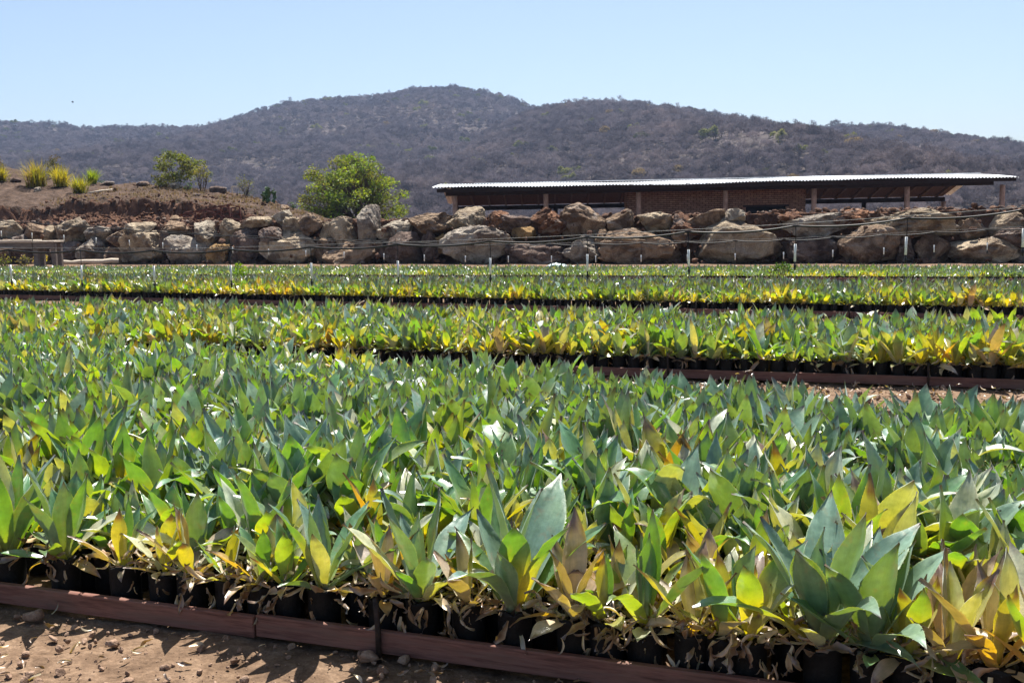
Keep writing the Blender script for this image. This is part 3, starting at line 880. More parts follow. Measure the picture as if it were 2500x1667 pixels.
def make_tree(name, base, dome, nclump, per, leaf, cols, label, cat, seed, stem_r=0.14, alpha=.42, clump=(.45, .85), stems=6, bark='bark', group=None, low=0.0, flat=.6):
    """dome = (cx,cy,cz,rx,ry,rz) in world"""
    r = random.Random(seed)
    root = empty(name, base)
    tag(root, label, cat, group)
    bp = Vector(base)
    dc, dr = Vector(dome[:3]), Vector(dome[3:])
    cents = []
    tries = 0
    while len(cents) < nclump and tries < 5000:
        tries += 1
        d = Vector((r.gauss(0, 1), r.gauss(0, 1), r.gauss(.25, 1))).normalized()
        k = r.uniform(.35, .97) ** 0.55 * (1 + .22 * noise.noise(d * 1.7 + Vector((seed, 0, 0))))
        p = dc + Vector((d.x * dr.x, d.y * dr.y, d.z * dr.z)) * k
        if p.z < bp.z + low: continue
        cents.append((p.x, p.y, p.z, r.uniform(*clump), r.randrange(len(cols)), r.choice((.35, .7, 1, 1, 1.3))))
    trunk = MB()
    mains = []
    for k in range(stems):
        ang = 2 * math.pi * k / stems + r.uniform(-.4, .4)
        e = dc + Vector((math.cos(ang) * dr.x * .42, math.sin(ang) * dr.y * .42, dr.z * r.uniform(-.25, .2)))
        pts = limb_pts((0, 0, -0.2), e - bp, r)
        trunk.tube(pts, [stem_r * (1 - .65 * i / 6) for i in range(7)], 7)
        mains.append([p + bp for p in pts])
    for c in cents:
        cp = Vector(c[:3])
        m_ = min(mains, key=lambda q: (q[-1] - cp).length)
        st = m_[r.randint(2, 6)]
        pts = limb_pts(st - bp, cp - bp, r, 5, .15)
        trunk.tube(pts, [stem_r * .36 * (1 - .75 * i / 5) for i in range(6)], 5, cap=False)
        for _ in range(5):
            e = cp + Vector((r.gauss(0, 1), r.gauss(0, 1), r.gauss(.1, .7))).normalized() * c[3]
            trunk.tube(limb_pts(pts[r.randint(2, 5)], e - bp, r, 3, .1), [stem_r * .12, stem_r * .1, stem_r * .07, stem_r * .04], 3, cap=False)
    trunk.build('trunk', M[bark], root, smooth=True)
    V, Fq, Cc = leaf_cloud([(c[0] - bp.x, c[1] - bp.y, c[2] - bp.z, *c[3:]) for c in cents], per, leaf, cols, alpha, flat, seed)
    link('crown', np_mesh('crown', V, [Fq], M['foliage'], smooth=False, col=Cc), root)
    return root
tp = at(888, 530, 58)
tl, tr_, tt_ = at(722, 470, 58), at(1006, 470, 58), at(850, 374, 58)
tb = Vector((tp.x, 58, bank_z(tp.x, 58)))
make_tree('green_tree', tb, ((tl.x + tr_.x) / 2, 58, 2.6, (tr_.x - tl.x) / 2 - .35, 3.0, tt_.z - 2.6 - .1), 200, 290, 0.09,
          [(.13, .195, .05), (.155, .215, .055), (.12, .16, .055), (.18, .24, .06), (.15, .16, .08)], 'round bright green tree standing behind the wall beside the shed', 'tree', 11, stem_r=.13, stems=9, low=.45, clump=(.3, .72))
def bank_point(px, py_guess, t):
    p = hit_t(px, py_guess, t)
    return Vector((p.x, p.y, bank_z(p.x, p.y)))
def bush_at(px, t, hpx, wpx, name, label, cat, cols, seed, per=420, leaf=.08, nclump=26, clump=(.25, .5), stems=5, bark='bark', group=None):
    b_ = bank_point(px, 450, t)
    k = b_.y / F
    h, w = hpx * k, wpx * k
    return make_tree(name, b_, (b_.x, b_.y, b_.z + h * .5, w * .42, w * .35, h * .48), nclump, per, leaf, cols, label, cat, seed, stem_r=.035, clump=clump, stems=stems, low=.1, group=group)
bush_at(432, 10.6, 92, 140, 'olive_bush', 'large olive green bush on top of the earth bank', 'bush', [(.12, .15, .065), (.14, .17, .075), (.16, .18, .085)], 21, per=560, nclump=46, leaf=.075)
bush_at(492, 10.2, 62, 62, 'dry_shrub', 'pale half-dry shrub leaning beside the large olive bush', 'shrub', [(.17, .17, .09), (.13, .14, .06)], 22, per=170, leaf=.06, nclump=18)
bush_at(456, 9.8, 26, 24, 'small_bush', 'small fresh green bush at the foot of the olive bush', 'bush', [(.06, .12, .02)], 23, per=700, leaf=.045, nclump=9, clump=(.12, .2))
bush_at(600, 10.8, 52, 48, 'dry_shrub', 'thin grey-green shrub on the bank crest near the cactus', 'shrub', [(.11, .13, .07), (.14, .15, .09)], 24, per=200, leaf=.055, nclump=14, clump=(.2, .4))
bush_at(130, 11.2, 52, 60, 'brown_bush', 'dark brown-green bush behind the yellow grass tufts', 'bush', [(.06, .06, .03), (.09, .07, .035)], 25, per=420, leaf=.06, nclump=16, clump=(.22, .42))
bush_at(712, 10.4, 22, 18, 'small_bush', 'tiny dark green bush at the low end of the bank', 'bush', [(.04, .08, .02)], 26, per=700, leaf=.05, nclump=6, clump=(.12, .2))
bush_at(2, 9.0, 60, 44, 'brown_bush', 'reddish brown dry bush at the top edge of the bank', 'bush', [(.14, .075, .035), (.12, .10, .03)], 27, per=420, leaf=.06, nclump=12, clump=(.2, .35))

def blades(n, h, spread, w, cols, seed, alpha=.4, droop=.9, nseg=4):
    r = np.random.default_rng(seed)
    V, Q, Cc = [], [], []
    for i in range(n):
        az = r.uniform(0, 6.283); L = h * r.uniform(.55, 1.1); lean = r.uniform(.1, 1.0) * spread
        x0, y0 = r.normal(0, .12 * h, 2)
        c = np.array(cols[r.integers(len(cols))]) * r.uniform(.7, 1.3)
        o = len(V)
        px_, pz_, th = 0.0, 0.0, math.pi / 2 - lean * .35
        for k in range(nseg + 1):
            t = k / nseg
            ww = w * (1 - t) ** .7 * .5 + .0008
            cx_, sx_ = math.cos(az), math.sin(az)
            bx_, by_ = x0 + cx_ * px_, y0 + sx_ * px_
            V += [(bx_ - sx_ * ww, by_ + cx_ * ww, pz_), (bx_ + sx_ * ww, by_ - cx_ * ww, pz_)]
            cc = c * (.75 + .5 * t)
            Cc += [(*cc, alpha)] * 2
            th -= lean * droop / nseg * (0.5 + t)
            px_ += math.cos(th) * L / nseg; pz_ += math.sin(th) * L / nseg
        for k in range(nseg):
            Q.append((o + 2 * k, o + 2 * k + 1, o + 2 * k + 3, o + 2 * k + 2))
    return np.array(V), np.array(Q), np.array(Cc)
def tuft(px, t, hpx, cols, label, seed, n=170):
    b_ = bank_point(px, 450, t)
    h = hpx * b_.y / F * 1.25
    V, Q, Cc = blades(n, h, 1.25, .045, cols, seed)
    o = link('grass_tuft', np_mesh('grass_tuft', V, [Q], M['grassy'], col=Cc))
    o.location = b_ - Vector((0, 0, .04))
    return tag(o, label, 'grass tuft', 'grass tufts on the earth bank')
YG = [(.26, .25, .03), (.20, .22, .03), (.32, .26, .06)]
tuft(90, 8.6, 58, YG + [(.16, .12, .05)], 'largest yellow-green grass tuft on the earth bank', 31, 330)
tuft(150, 9.2, 44, [(.36, .30, .03), (.28, .26, .03)], 'yellowest grass tuft, just behind the largest tuft', 32, 230)
tuft(194, 7.6, 42, [(.22, .25, .02), (.30, .28, .03)], 'grass tuft touching the pale pole on the bank', 33, 230)
tuft(226, 10.6, 32, [(.17, .26, .02), (.20, .28, .03)], 'freshest green grass tuft on the bank crest', 34, 200)
tuft(4, 8.6, 34, YG, 'grass tuft below the reddish brown bush', 35, 180)
# dry grass fuzz on the bank (uncountable)
V_, Q_, C_ = [], [], []
off = 0
for i in range(3600):
    s = random.uniform(-6, 21); t = random.uniform(3.9, 11)
    if noise.noise((s * .5, t * .5, 7)) < -0.22: continue
    p = wall_pt(s, t)
    v, q, c = blades(5, .2, 1.0, .02, [(.19, .14, .10), (.26, .20, .14), (.15, .11, .085)], 1000 + i, .25, nseg=2)
    v = v + np.array([p.x, p.y, bank_z(p.x, p.y) - .02])
    V_.append(v); Q_.append(q + off); C_.append(c); off += len(v)
o = link('dry_grass', np_mesh('dry_grass', np.concatenate(V_), [np.concatenate(Q_)], M['grassy'], col=np.concatenate(C_)))
tag(o, 'short dry straw-coloured grass on the earth bank', 'grass', kind='stuff')

# prickly pear on the crest
cb = bank_point(652, 450, 10.4)
cac = empty('prickly_pear', cb); tag(cac, 'dark green prickly pear cactus on the bank crest', 'cactus')
r_ = random.Random(5)
def pad(p, az, tilt, sz, lev):
    v, f = ICO[2]
    m_ = Matrix.Rotation(az, 3, 'Z') @ Matrix.Rotation(tilt, 3, 'X')
    vv = v * np.array([sz * .5, sz * .13, sz * .62]) + np.array([0, 0, sz * .58])
    o_ = link('cactus_pad', np_mesh('cactus_pad', vv @ np.array(m_).T, [f], M['cactus']), cac)
    o_.location = p
    if lev < 3:
        for _ in range(2 if lev else 3):
            top = m_ @ Vector((r_.uniform(-.3, .3) * sz, 0, sz * 1.08))
            pad(Vector(p) + top, az + r_.uniform(-.9, .9), tilt + r_.uniform(-.5, .5), sz * .85, lev + 1)
pad((0, 0, -.05), .3, .1, .27, 0)
pad((.25, .1, -.05), -.5, -.3, .25, 1)
pad((-.25, .0, -.05), .8, .35, .24, 1)

# dark field stones on the crest
for i, (px, t, sz, lab) in enumerate([(262, 10.4, .75, 'dark stone heap stone beside the freshest grass tuft'), (352, 10.6, .8, 'dark flat stone on the crest before the olive bush'), (427, 10.0, 1.0, 'pale rounded stone in front of the olive bush'), (530, 10.5, .9, 'dark stone on the bank crest past the olive bush'), (478, 8.0, .5, 'small dark stone on the slope below the olive bush'), (92, 7.6, .6, 'pale stone under the largest grass tuft'), (38, 9.0, .6, 'dark stone at the upper end of the bank'), (690, 9.6, .6, 'flat stone near the tiny bush at the bank end'), (425, 2.3, .75, 'long loose stone lying before the rusty frame')]):
    b_ = bank_point(px, 450, t)
    v, f = rock_verts(3, (sz, sz * .7, sz * .5), 700 + i, .15, 7, .3)
    o = link('field_stone', np_mesh('field_stone', v, [f], M['rock'])); o.location = b_ + Vector((0, 0, sz * .12)); o.rotation_euler = (0, 0, i)
    o.color = (*C1['pale' if 'pale' in lab else ('dark' if 'dark' in lab else 'brown')], 1)
    tag(o, lab, 'stone', 'loose stones on the earth bank')

# pale pole on the bank
pa, pb = bank_point(213, 450, 7.4), bank_point(276, 450, 8.6)
mb = MB(); mb.tube([(0, 0, 0.06), (pb - pa) * .5 + Vector((0, 0, .09)), (pb - pa) + Vector((0, 0, .07))], [.055, .06, .05], 8)
o = mb.build('fallen_pole', M['palewood'], smooth=True); o.location = pa
tag(o, 'pale bleached pole lying on the earth bank', 'pole')

# rusty frame: open crate of angle iron tipped on the bank
fr = empty('rusty_frame', bank_point(500, 520, 2.4)); tag(fr, 'rusty angle-iron crate frame lying tilted on the earth bank', 'metal frame')
FW, FH, FD = 2.75, .62, .8
def fbar(a, b, w=.035, name='bar'):
    m_ = MB(); m_.bar(a, b, w, w); m_.build(name, M['rust'], fr)
fr.rotation_euler = (R(-6), R(-9), math.atan2(WU.y, WU.x) + R(3))
for y in (0, FD):
    for z in (0, FH * .5, FH):
        fbar((-FW / 2, y, z), (FW / 2, y, z), .045 if z != FH * .5 else .03, 'rail')
    for i in range(7):
        x = -FW / 2 + FW * i / 6
        fbar((x, y, 0), (x, y, FH), .05 if i in (0, 6, 3) else .032, 'upright')
for i in range(7):
    x = -FW / 2 + FW * i / 6
    for z in (0, FH): fbar((x, 0, z), (x, FD, z), .035, 'crossbar')
fbar((-FW / 2, 0, 0), (0, 0, FH), .025, 'brace'); fbar((FW / 2, 0, 0), (0, 0, FH), .025, 'brace')
mb = MB(); mb.tube([(-FW / 2 + .0, 0, FH * .5), (-FW / 2 + .1, -.02, FH * .9), (-FW / 2 + .4, -.02, FH * 1.12), (-FW / 2 + .7, -.02, FH * 1.08)], .02, 6); mb.build('bent_rod', M['rust'], fr, True)

# weathered bench/rail by the wall foot, at the edge of the field
bn = empty('wooden_rail', ground(100, 656)); tag(bn, 'weathered wooden rail table with stout posts before the boulder wall', 'table')
by = bn.location.y
def bl(px, py, dy=0):
    p = at(px, py, by + dy); return p - Vector(bn.location)
def bbox(p0, p1, dy0, dy1, name, mat='greywood'):
    a_, b_ = bl(*p0), bl(*p1)
    m_ = MB(); m_.box(((a_.x + b_.x) / 2, (dy0 + dy1) / 2, (a_.z + b_.z) / 2), (abs(b_.x - a_.x), dy1 - dy0, abs(a_.z - b_.z))); m_.build(name, M[mat], bn, bevel=.01)
bbox((-120, 589.5), (78, 592), -.05, .9, 'top_board', 'palewood'); bbox((79.5, 588.5), (133, 592), -.04, .9, 'top_board', 'palewood')
bbox((-120, 593), (78, 608), .0, .06, 'side_plank'); bbox((79.5, 593), (131, 606), .01, .07, 'side_plank')
bbox((-120, 593), (131, 606), .78, .84, 'back_plank')
for px in (82, 126, -60):
    w_ = 5.5
    a_, b_ = bl(px - w_, 593), bl(px + w_, 593)
    m_ = MB(); m_.box(((a_.x + b_.x) / 2, .16, a_.z / 2 - .02), (b_.x - a_.x, .17, a_.z + .0)); m_.build('post', M['greywood'], bn, bevel=.012)
    m_ = MB(); m_.box(((a_.x + b_.x) / 2, .68, a_.z / 2 - .02), (b_.x - a_.x, .17, a_.z + .0)); m_.build('post', M['greywood'], bn, bevel=.012)
m_ = MB(); q0, q1 = bl(-60, 608.5), bl(34, 607.5); m_.tube([q0 + Vector((0, -.12, .05)), q1 + Vector((0, -.12, .03))], .045, 7); m_.build('cross_pole', M['palewood'], bn, True)
for i, (px, dy, hh, ww, lab) in enumerate([(8, .9, 36, 50, 'pale green weedy shrub under the wooden rail'), (104, 1.3, 32, 50, 'straw-coloured shrub between the two rail posts'), (55, 2.2, 26, 40, 'low dry shrub behind the thick rail post')]):
    gp = Vector((at(px, 650, by + dy).x, by + dy, 0)); k = gp.y / F
    make_tree('dry_shrub', gp, (gp.x, gp.y, hh * k * .5, ww * k * .45, .35, hh * k * .45), 14, 260, .055, [[(.14, .17, .07), (.18, .2, .1)], [(.28, .25, .12), (.3, .22, .12)], [(.25, .2, .12), (.12, .12, .06)]][i], lab, 'shrub', 60 + i, stem_r=.02, clump=(.14, .28), low=.03)
# log at the wall foot
l0, l1 = ground(134, 651), ground(290, 646)
mb = MB(); n_ = 9
mb.tube([(l1 - l0) * (i / (n_ - 1)) + Vector((0, .05 * math.sin(i * 1.1), .16 + .02 * math.sin(i * 2.0))) for i in range(n_)], [.085 + .03 * (i / n_) + .012 * math.sin(i * 2.7) for i in range(n_)], 9)
o = mb.build('log', M['palewood'], smooth=True); o.location = l0
tag(o, 'long pale log lying at the foot of the boulder wall', 'log')
# scrap of pale plastic
pp = ground(1352, 662); v, f = rock_verts(3, (.75, .3, .26), 44, .3, 6, .2)
o = link('plastic_sack', np_mesh('plastic_sack', v, [f], M['cloth'])); o.location = pp + Vector((0, 0, .1)); tag(o, 'crumpled pale turquoise plastic sack at the wall foot', 'sack')
# bird
bd = at(178, 250, 110)
bird = empty('bird', bd); tag(bird, 'tiny dark bird flying in the open sky', 'bird')
mb = MB(); mb.tube([(0, 0, -.1), (0, .02, 0), (0, .03, .1), (0, .03, .15)], [.012, .045, .035, .006], 8); mb.build('body', M['birdmat'], bird, True)
for sgn in (-1, 1):
    m_ = MB(); m_.add([(0, 0, .05), (sgn * .07, -.05, .09), (sgn * .13, -.12, -.02), (sgn * .04, -.02, -.04)], [(0, 1, 2, 3)]); m_.build('wing', M['birdmat'], bird)

# ------------------------------------------------------------------ agaves
# leaf states: colour at base, middle, tip + translucency
ST = {
    'blue':   ((.27, .33, .21), (.14, .245, .18), (.125, .225, .175), .19),
    'green':  ((.28, .34, .13), (.105, .235, .11), (.09, .215, .105), .34),
    'lime':   ((.36, .38, .08), (.185, .275, .08), (.13, .23, .09), .40),
    'yellow': ((.44, .42, .07), (.37, .35, .075), (.27, .29, .09), .29),
    'orange': ((.48, .37, .11), (.46, .30, .08), (.30, .20, .11), .30),
    'tan':    ((.50, .43, .28), (.46, .37, .26), (.32, .25, .20), .14),
    'pale':   ((.50, .51, .33), (.48, .51, .38), (.35, .40, .30), .18),  # whitish leaf colour, sunlit highlights painted in
    'dead':   ((.25, .165, .10), (.19, .11, .062), (.12, .07, .045), .10),
}
SHAPES = [  # (width ratio, curvature along leaf (rad, + = inward/up), tip extra, gutter, twist)
    (.29, -.12, -.08, .42, .0), (.34, -.30, -.2, .36, .15), (.23, -.08, .00, .50, -.15), (.39, -.42, -.25, .30, .1),
    (.27, -.75, -.6, .36, .3), (.31, -1.1, -1.0, .30, -.4), (.25, .2, .1, .46, .1), (.33, .05, -.15, .38, .25), (.28, -1.35, -.6, .34, .2), (.32, -1.0, -1.7, .30, -.2),
]
DEADSH = [(.27, -.8, -.8, .8, 1.1), (.20, -1.5, -1.2, .9, -1.5), (.32, -.4, -1.6, .7, .9), (.16, 1.0, 1.0, 1.1, 2.2)]
def leaf_geo(shape, state, nseg, ncr, teeth, seed):
    r = np.random.default_rng(seed)
    wr, curv, tip, gut, tw = shape
    wr = wr * .9
    t = np.linspace(0, 1, nseg + 1)
    wprof = np.interp(t, [0, .12, .28, .46, .62, .78, .9, .965, 1], [.5, .5, .72, .97, .96, .66, .27, .06, .012]) * wr / 2
    ang = curv * t + tip * np.clip(t - .6, 0, 1) ** 1.5 * 2.5
    dx = np.cos(ang) / nseg; dz = np.sin(ang) / nseg
    x = np.concatenate([[0], np.cumsum(dx[:-1])]); z = np.concatenate([[0], np.cumsum(dz[:-1])])
    nx, nz = -np.sin(ang), np.cos(ang)
    wav = .014 * np.sin(t * r.uniform(6, 11) + r.uniform(0, 6))
    crum = (r.normal(0, .05, (nseg + 1, ncr + 1)) if state == 'dead' else r.normal(0, .006, (nseg + 1, ncr + 1))) * np.minimum(1, t * 4)[:, None] * (wr / .3)
    lat = .05 * np.sin(t * r.uniform(1.5, 3.2) + r.uniform(0, 6)) * t
    sides = np.linspace(-1, 1, ncr + 1) if ncr < 5 else np.array([-1, -.93, -.5, 0, .5, .93, 1.])
    V, Cc = [], []
    cb_, cm_, ct_, al = ST[state]
    cb_, cm_, ct_ = map(np.array, (cb_, cm_, ct_))
    ph = r.uniform(0, 6, 3)
    two = seed % 3 == 0 and state != 'dead'
    for i in range(nseg + 1):
        for js, s in enumerate(sides):
            y = s * wprof[i] + lat[i]
            lift = gut * wprof[i] * abs(s) ** 1.6 + wav[i] * s * abs(s) + crum[i, js]
            a_ = tw * t[i]
            yy, ll = y * math.cos(a_) - lift * math.sin(a_), y * math.sin(a_) + lift * math.cos(a_)
            V.append((x[i] + nx[i] * ll, yy, z[i] + nz[i] * ll))
            k = t[i]
            c = cb_ * (1 - k / .35) + cm_ * (k / .35) if k < .35 else cm_ * (1 - (k - .35) / .65) + ct_ * ((k - .35) / .65)
            if state in ('lime', 'green') and two: c = c * np.clip((k - .3) / .35, 0, 1) + np.array(ST['yellow'][1]) * (1 - np.clip((k - .3) / .35, 0, 1))
            blot = .5 + .5 * math.sin(5 * k + ph[0] + 2.2 * s) * math.sin(3.1 * k + ph[1])
            c = c * (.85 + .3 * blot)
            if abs(s) > .99: c = c * 1.1 + np.array([.10, .10, .03]) * (1 if ncr > 4 else .35)
            if k > .95: c = np.array([.09, .05, .035])
            if state in ('yellow', 'orange', 'tan') and k > .82 and blot > .4: c = np.array([.14, .08, .05])
            Cc.append((*c, al * (1.0 if k < .9 else .3)))
    m = ncr + 1
    Q = [(i * m + j, (i + 1) * m + j, (i + 1) * m + j + 1, i * m + j + 1) for i in range(nseg) for j in range(ncr)]
    T = []
    if teeth:
        for i in range(1, nseg - 1):
            for j, jin in ((0, 1), (ncr, ncr - 1)):
                p0, p1 = np.array(V[i * m + j]), np.array(V[(i + 1) * m + j])
                pin = (np.array(V[i * m + jin]) + np.array(V[(i + 1) * m + jin])) / 2
                for k in range(teeth):
                    ka, kb = (k + .2) / teeth, (k + .62) / teeth
                    a_, b_ = p0 + (p1 - p0) * ka, p0 + (p1 - p0) * kb
                    out = (a_ + b_) / 2 - pin; out /= (np.linalg.norm(out) + 1e-9)
                    tipv = b_ + out * .012 + (p1 - p0) * .06
                    o_ = len(V)
                    V += [tuple(a_), tuple(b_), tuple(tipv)]
                    Cc += [Cc[i * m + j], Cc[i * m + j], (.20, .12, .06, .2)]
                    T.append((o_, o_ + 1, o_ + 2))
    return np.array(V), np.array(Q, dtype=np.int32).reshape(-1, 4), np.array(T, dtype=np.int32).reshape(-1, 3), np.array(Cc)
LOD = {0: (12, 6, 3), 1: (7, 2, 0), 2: (5, 2, 0), 3: (3, 2, 0)}
GEO = {}
def geo(lod, sh, st, dead):
    k = (lod, sh, st, dead)
    if k not in GEO:
        n, c, te = LOD[lod]
        GEO[k] = leaf_geo((DEADSH if dead else SHAPES)[sh], st, n, c, te, 10 + sh + 31 * (list(ST).index(st)))
    return GEO[k]
LMESH = {}
def leaf_mesh(sh, st, dead):
    k = (sh, st, dead)
    if k not in LMESH:
        V, Q, T, Cc = geo(0, sh, st, dead)
        LMESH[k] = np_mesh('agave_leaf', V, [Q, T], M['agave'], col=Cc)
    return LMESH[k]
def agave(r, L, vigour, nleaf=None, open_=1.0, stiff=False):
    """list of (shape, state, dead, az, pitch, roll, length, base offset, z)"""
    out = []
    n = nleaf or r.randint(7, 11)
    az = r.uniform(0, 6.28)
    for i in range(n):
        k = i / (n - 1)                        # 0 = inner, 1 = outer
        az += 2.399 + r.gauss(0, .18)
        pitch = R(85 - 52 * open_ * k ** .9 + r.gauss(0, 9))
        ln = L * (0.72 + .5 * math.sin(math.pi * min(1, .25 + k * .75))) * r.uniform(.82, 1.12)
        u = .15 + .7 * r.random() + (vigour - .5) * 1.3 - k * .5
        if u > .62: st = 'blue'
        elif u > .25: st = 'green'
        elif u > -.02: st = 'lime'
        elif u > -.28: st = 'yellow'
        elif u > -.36: st = 'orange'
        else: st = 'tan'
        if st in ('green', 'lime') and r.random() < .28: st = 'pale'  # some leaves get the painted-highlight colour to whiten the canopy
        sh = r.choice(((0, 0, 2, 6, 1) if k < .55 else (0, 2, 1, 0, 4)) if stiff else ((0, 1, 2, 3, 6, 7, 4, 8, 9) if k < .5 else (1, 3, 4, 5, 8, 9, 9, 7)))
        out.append((sh, st, False, az, pitch, r.gauss(0, .12), ln, .008 + .022 * k, -.012 * k))
    for _ in range(r.choice((1, 2, 2, 3, 4)) + (1 if vigour < .45 else 0)):   # withered skirt
        az += 2.4 + r.gauss(0, .6)
        if r.random() < .5:
            out.append((r.choice((3, 4, 5)), r.choice(('yellow', 'orange', 'tan', 'tan')), False, az, R(r.uniform(2, 34)), r.gauss(0, .3), L * r.uniform(.45, .8), .03, -.015))
        else:
            out.append((r.randrange(4), r.choice(('dead', 'tan', 'dead')), True, az, R(r.uniform(-8, 30)), r.gauss(0, .9), L * r.uniform(.4, .75), .03, -.01))
    return out
def bag_mesh(seed):
    r = random.Random(seed)
    n = 14
    V, Q, T = [], [], []
    prof = [(0, .058), (.03, .063), (.08, .061), (.13, .063), (.185, .062), (.2, .066), (.203, .06), (.186, .057)]
    wob = [r.uniform(.93, 1.07) for _ in range(n)]
    for zi, (z, rad) in enumerate(prof):
        for k in range(n):
            a_ = 2 * math.pi * k / n
            rr = rad * wob[k] * (1 + .035 * noise.noise((k * .9, z * 22, seed)))
            V.append((rr * math.cos(a_), rr * math.sin(a_), z + (.008 * math.sin(k * 1.9 + seed) if zi >= 5 else 0)))
    for i in range(len(prof) - 1):
        for k in range(n):
            Q.append((i * n + k, i * n + (k + 1) % n, (i + 1) * n + (k + 1) % n, (i + 1) * n + k))
    V.append((0, 0, .19)); c = len(V) - 1
    b0 = (len(prof) - 1) * n
    mi = [0] * len(Q)
    for k in range(n): T.append((b0 + k, b0 + (k + 1) % n, c)); mi.append(1)
    return np.array(V), np.array(Q), np.array(T), mi
BAGS = [np_mesh('grow_bag', *(lambda g_: (g_[0], [g_[1], g_[2]], [M['bag'], M['potting']], g_[3]))(bag_mesh(k))) for k in range(5)]
BAGG = [bag_mesh(k) for k in range(3)]

# beds: front line (two ground points), width, plant spacing, size, vigour, lod
def bed(a, b, width, sp_, size, vig, lod, ext=(0, 0), off=0.0, wleft=None, bag=1.0):
    d = line_dir(a, b); n = Vector((-d.y, d.x, 0))
    return dict(a=a - d * ext[0] + n * off, L=(b - a).length + ext[0] + ext[1], u=d, n=n, w=max(width, wleft or 0), wr=width, wl=wleft or width, sp=sp_, size=size, vig=vig, lod=lod, bag=bag)
fa, fb = FRONT_A, FRONT_B
beds = [
    bed(fa, fb, 1.82, .152, .305, .54, 0, (1.2, 3.0)),
    bed(fa, fb, 1.2, .152, .275, .72, 1, (7.0, 4.6), 2.16, 3.6),
    bed(ground(925, 900), ground(2500, 951), 2.15, .158, .26, .54, 2, (9.5, 2.0), 0, 3.0),
    bed(ground(1063, 753), ground(2500, 785), 1.9, .16, .24, .70, 3, (15, 3), 0, 1.3),
    bed(ground(1063, 753), ground(2500, 785), 1.3, .16, .19, .85, 3, (16, 4), 2.3),
    bed(ground(0, 678), ground(2400, 690), 2.6, .16, .15, .82, 3, (4, 4), 0, None, .62),
]
ORD = ['front', 'second', 'third', 'fourth', 'fifth', 'sixth', 'seventh', 'eighth', 'ninth', 'tenth', 'eleventh', 'twelfth', 'thirteenth', 'fourteenth', 'fifteenth', 'sixteenth']
plants = []      # (bed, row, pos, size, vigour, open, nleaf, spec)
pr = random.Random(77)
front_spec = [   # photo x of the base, height px -> size, vigour, openness, leaves, words
    (28, .34, .62, .75, 9, 'tall narrow blue-green agave'), (160, .27, .70, .8, 9, 'broad-leaved blue-green agave'), (305, .20, .30, .9, 6, 'small yellow and mauve agave'), (400, .16, .22, 1.0, 5, 'stunted yellowing agave'), (468, .19, .05, 1.1, 6, 'small tan withered agave'), (560, .17, .35, 1.0, 6, 'small yellow-green agave'),
    (640, .19, .25, 1.2, 7, 'small agave with flat tan leaf'), (700, .20, .5, .9, 6, 'small upright lime agave'), (788, .26, .92, 1.05, 10, 'spiky blue-grey open agave'), (935, .19, -.25, 1.1, 7, 'small orange agave behind the black stake'), (1025, .26, .86, 1.0, 10, 'dark green open agave'), (1140, .17, .05, 1.1, 6, 'small orange-yellow agave'),
    (1255, .33, .80, .8, 9, 'tall bold upright green agave'), (1400, .23, -.3, .75, 7, 'withered orange-tan agave'), (1480, .20, .15, 1.1, 6, 'small yellow agave in dry litter'), (1575, .25, .52, 1.0, 8, 'agave with a broad low leaf'), (1690, .21, .0, 1.1, 7, 'ragged orange agave'), (1765, .22, .18, .9, 7, 'mauve and orange agave'),
    (1830, .23, .45, .9, 7, 'mid-sized lime agave'), (2010, .34, .90, 1.05, 11, 'large wide-leaved blue-green agave'), (2130, .30, .86, 1.15, 10, 'large grey-green arching agave'), (2225, .21, .2, 1.0, 7, 'tan and yellow agave'), (2330, .22, .12, .9, 7, 'yellowing agave with folded leaves'), (2440, .26, .10, .7, 7, 'upright orange-yellow agave'),
    (2560, .25, .5, .9, 8, 'mid-sized bluish agave'), (-80, .27, .6, .9, 8, 'bushy green agave'),
]
for bi, b in enumerate(beds):
    rows = int(b['w'] / (b['sp'] * .92))
    for row in range(rows):
        if bi == 0 and row == 0: continue
        dist = .10 + row * b['sp'] * .92
        cnt = int(b['L'] / b['sp'])
        for k in range(cnt):
            s = (k + (.5 if row % 2 else 0)) * b['sp'] + pr.gauss(0, .012)
            p = b['a'] + b['u'] * s + b['n'] * (dist + pr.gauss(0, .012))
            if p.y < 1.0: continue
            x, y, dep = project((p.x, p.y, .3))
            if dist > np.interp(x, [0, 2500], [b['wl'], b['wr']]) + pr.gauss(0, .04): continue
            if dep < 1 or x < -420 or x > 2920 or y > 2100: continue
            f_ = noise.noise((p.x * 1.1, p.y * 1.1, 3.3)) * .75 + noise.noise((p.x * 4, p.y * 4, 8)) * .25
            vg = b['vig'] + f_ + pr.gauss(0, .1)
            sz = b['size'] * (1 + .42 * noise.noise((p.x * 1.5, p.y * 1.5, 13))) * pr.uniform(.72, 1.25)
            if bi == 0 and row in (1, 2, 3, 4): vg -= .2; sz *= .6 + .08 * row
            if bi == 0 and row in (1, 2, 3) and pr.random() < .22: continue
            if bi == 2 and row < 3: vg -= .1
            if bi < 2 and row > 3: vg = max(vg, .2) + (.14 if x > 1750 else 0)
            if bi == 3 and row < 2: vg -= .12
            if pr.random() < .05: sz *= 1.35; vg += .2
            if bi == 1 and dist > .7: sz *= .82
            if pr.random() < .03 and bi < 3: continue
            sz = min(sz, b['size'] * 1.3)
            plants.append((bi, row, p, sz, vg, pr.uniform(.65, 1.2), None, None))
b0 = beds[0]
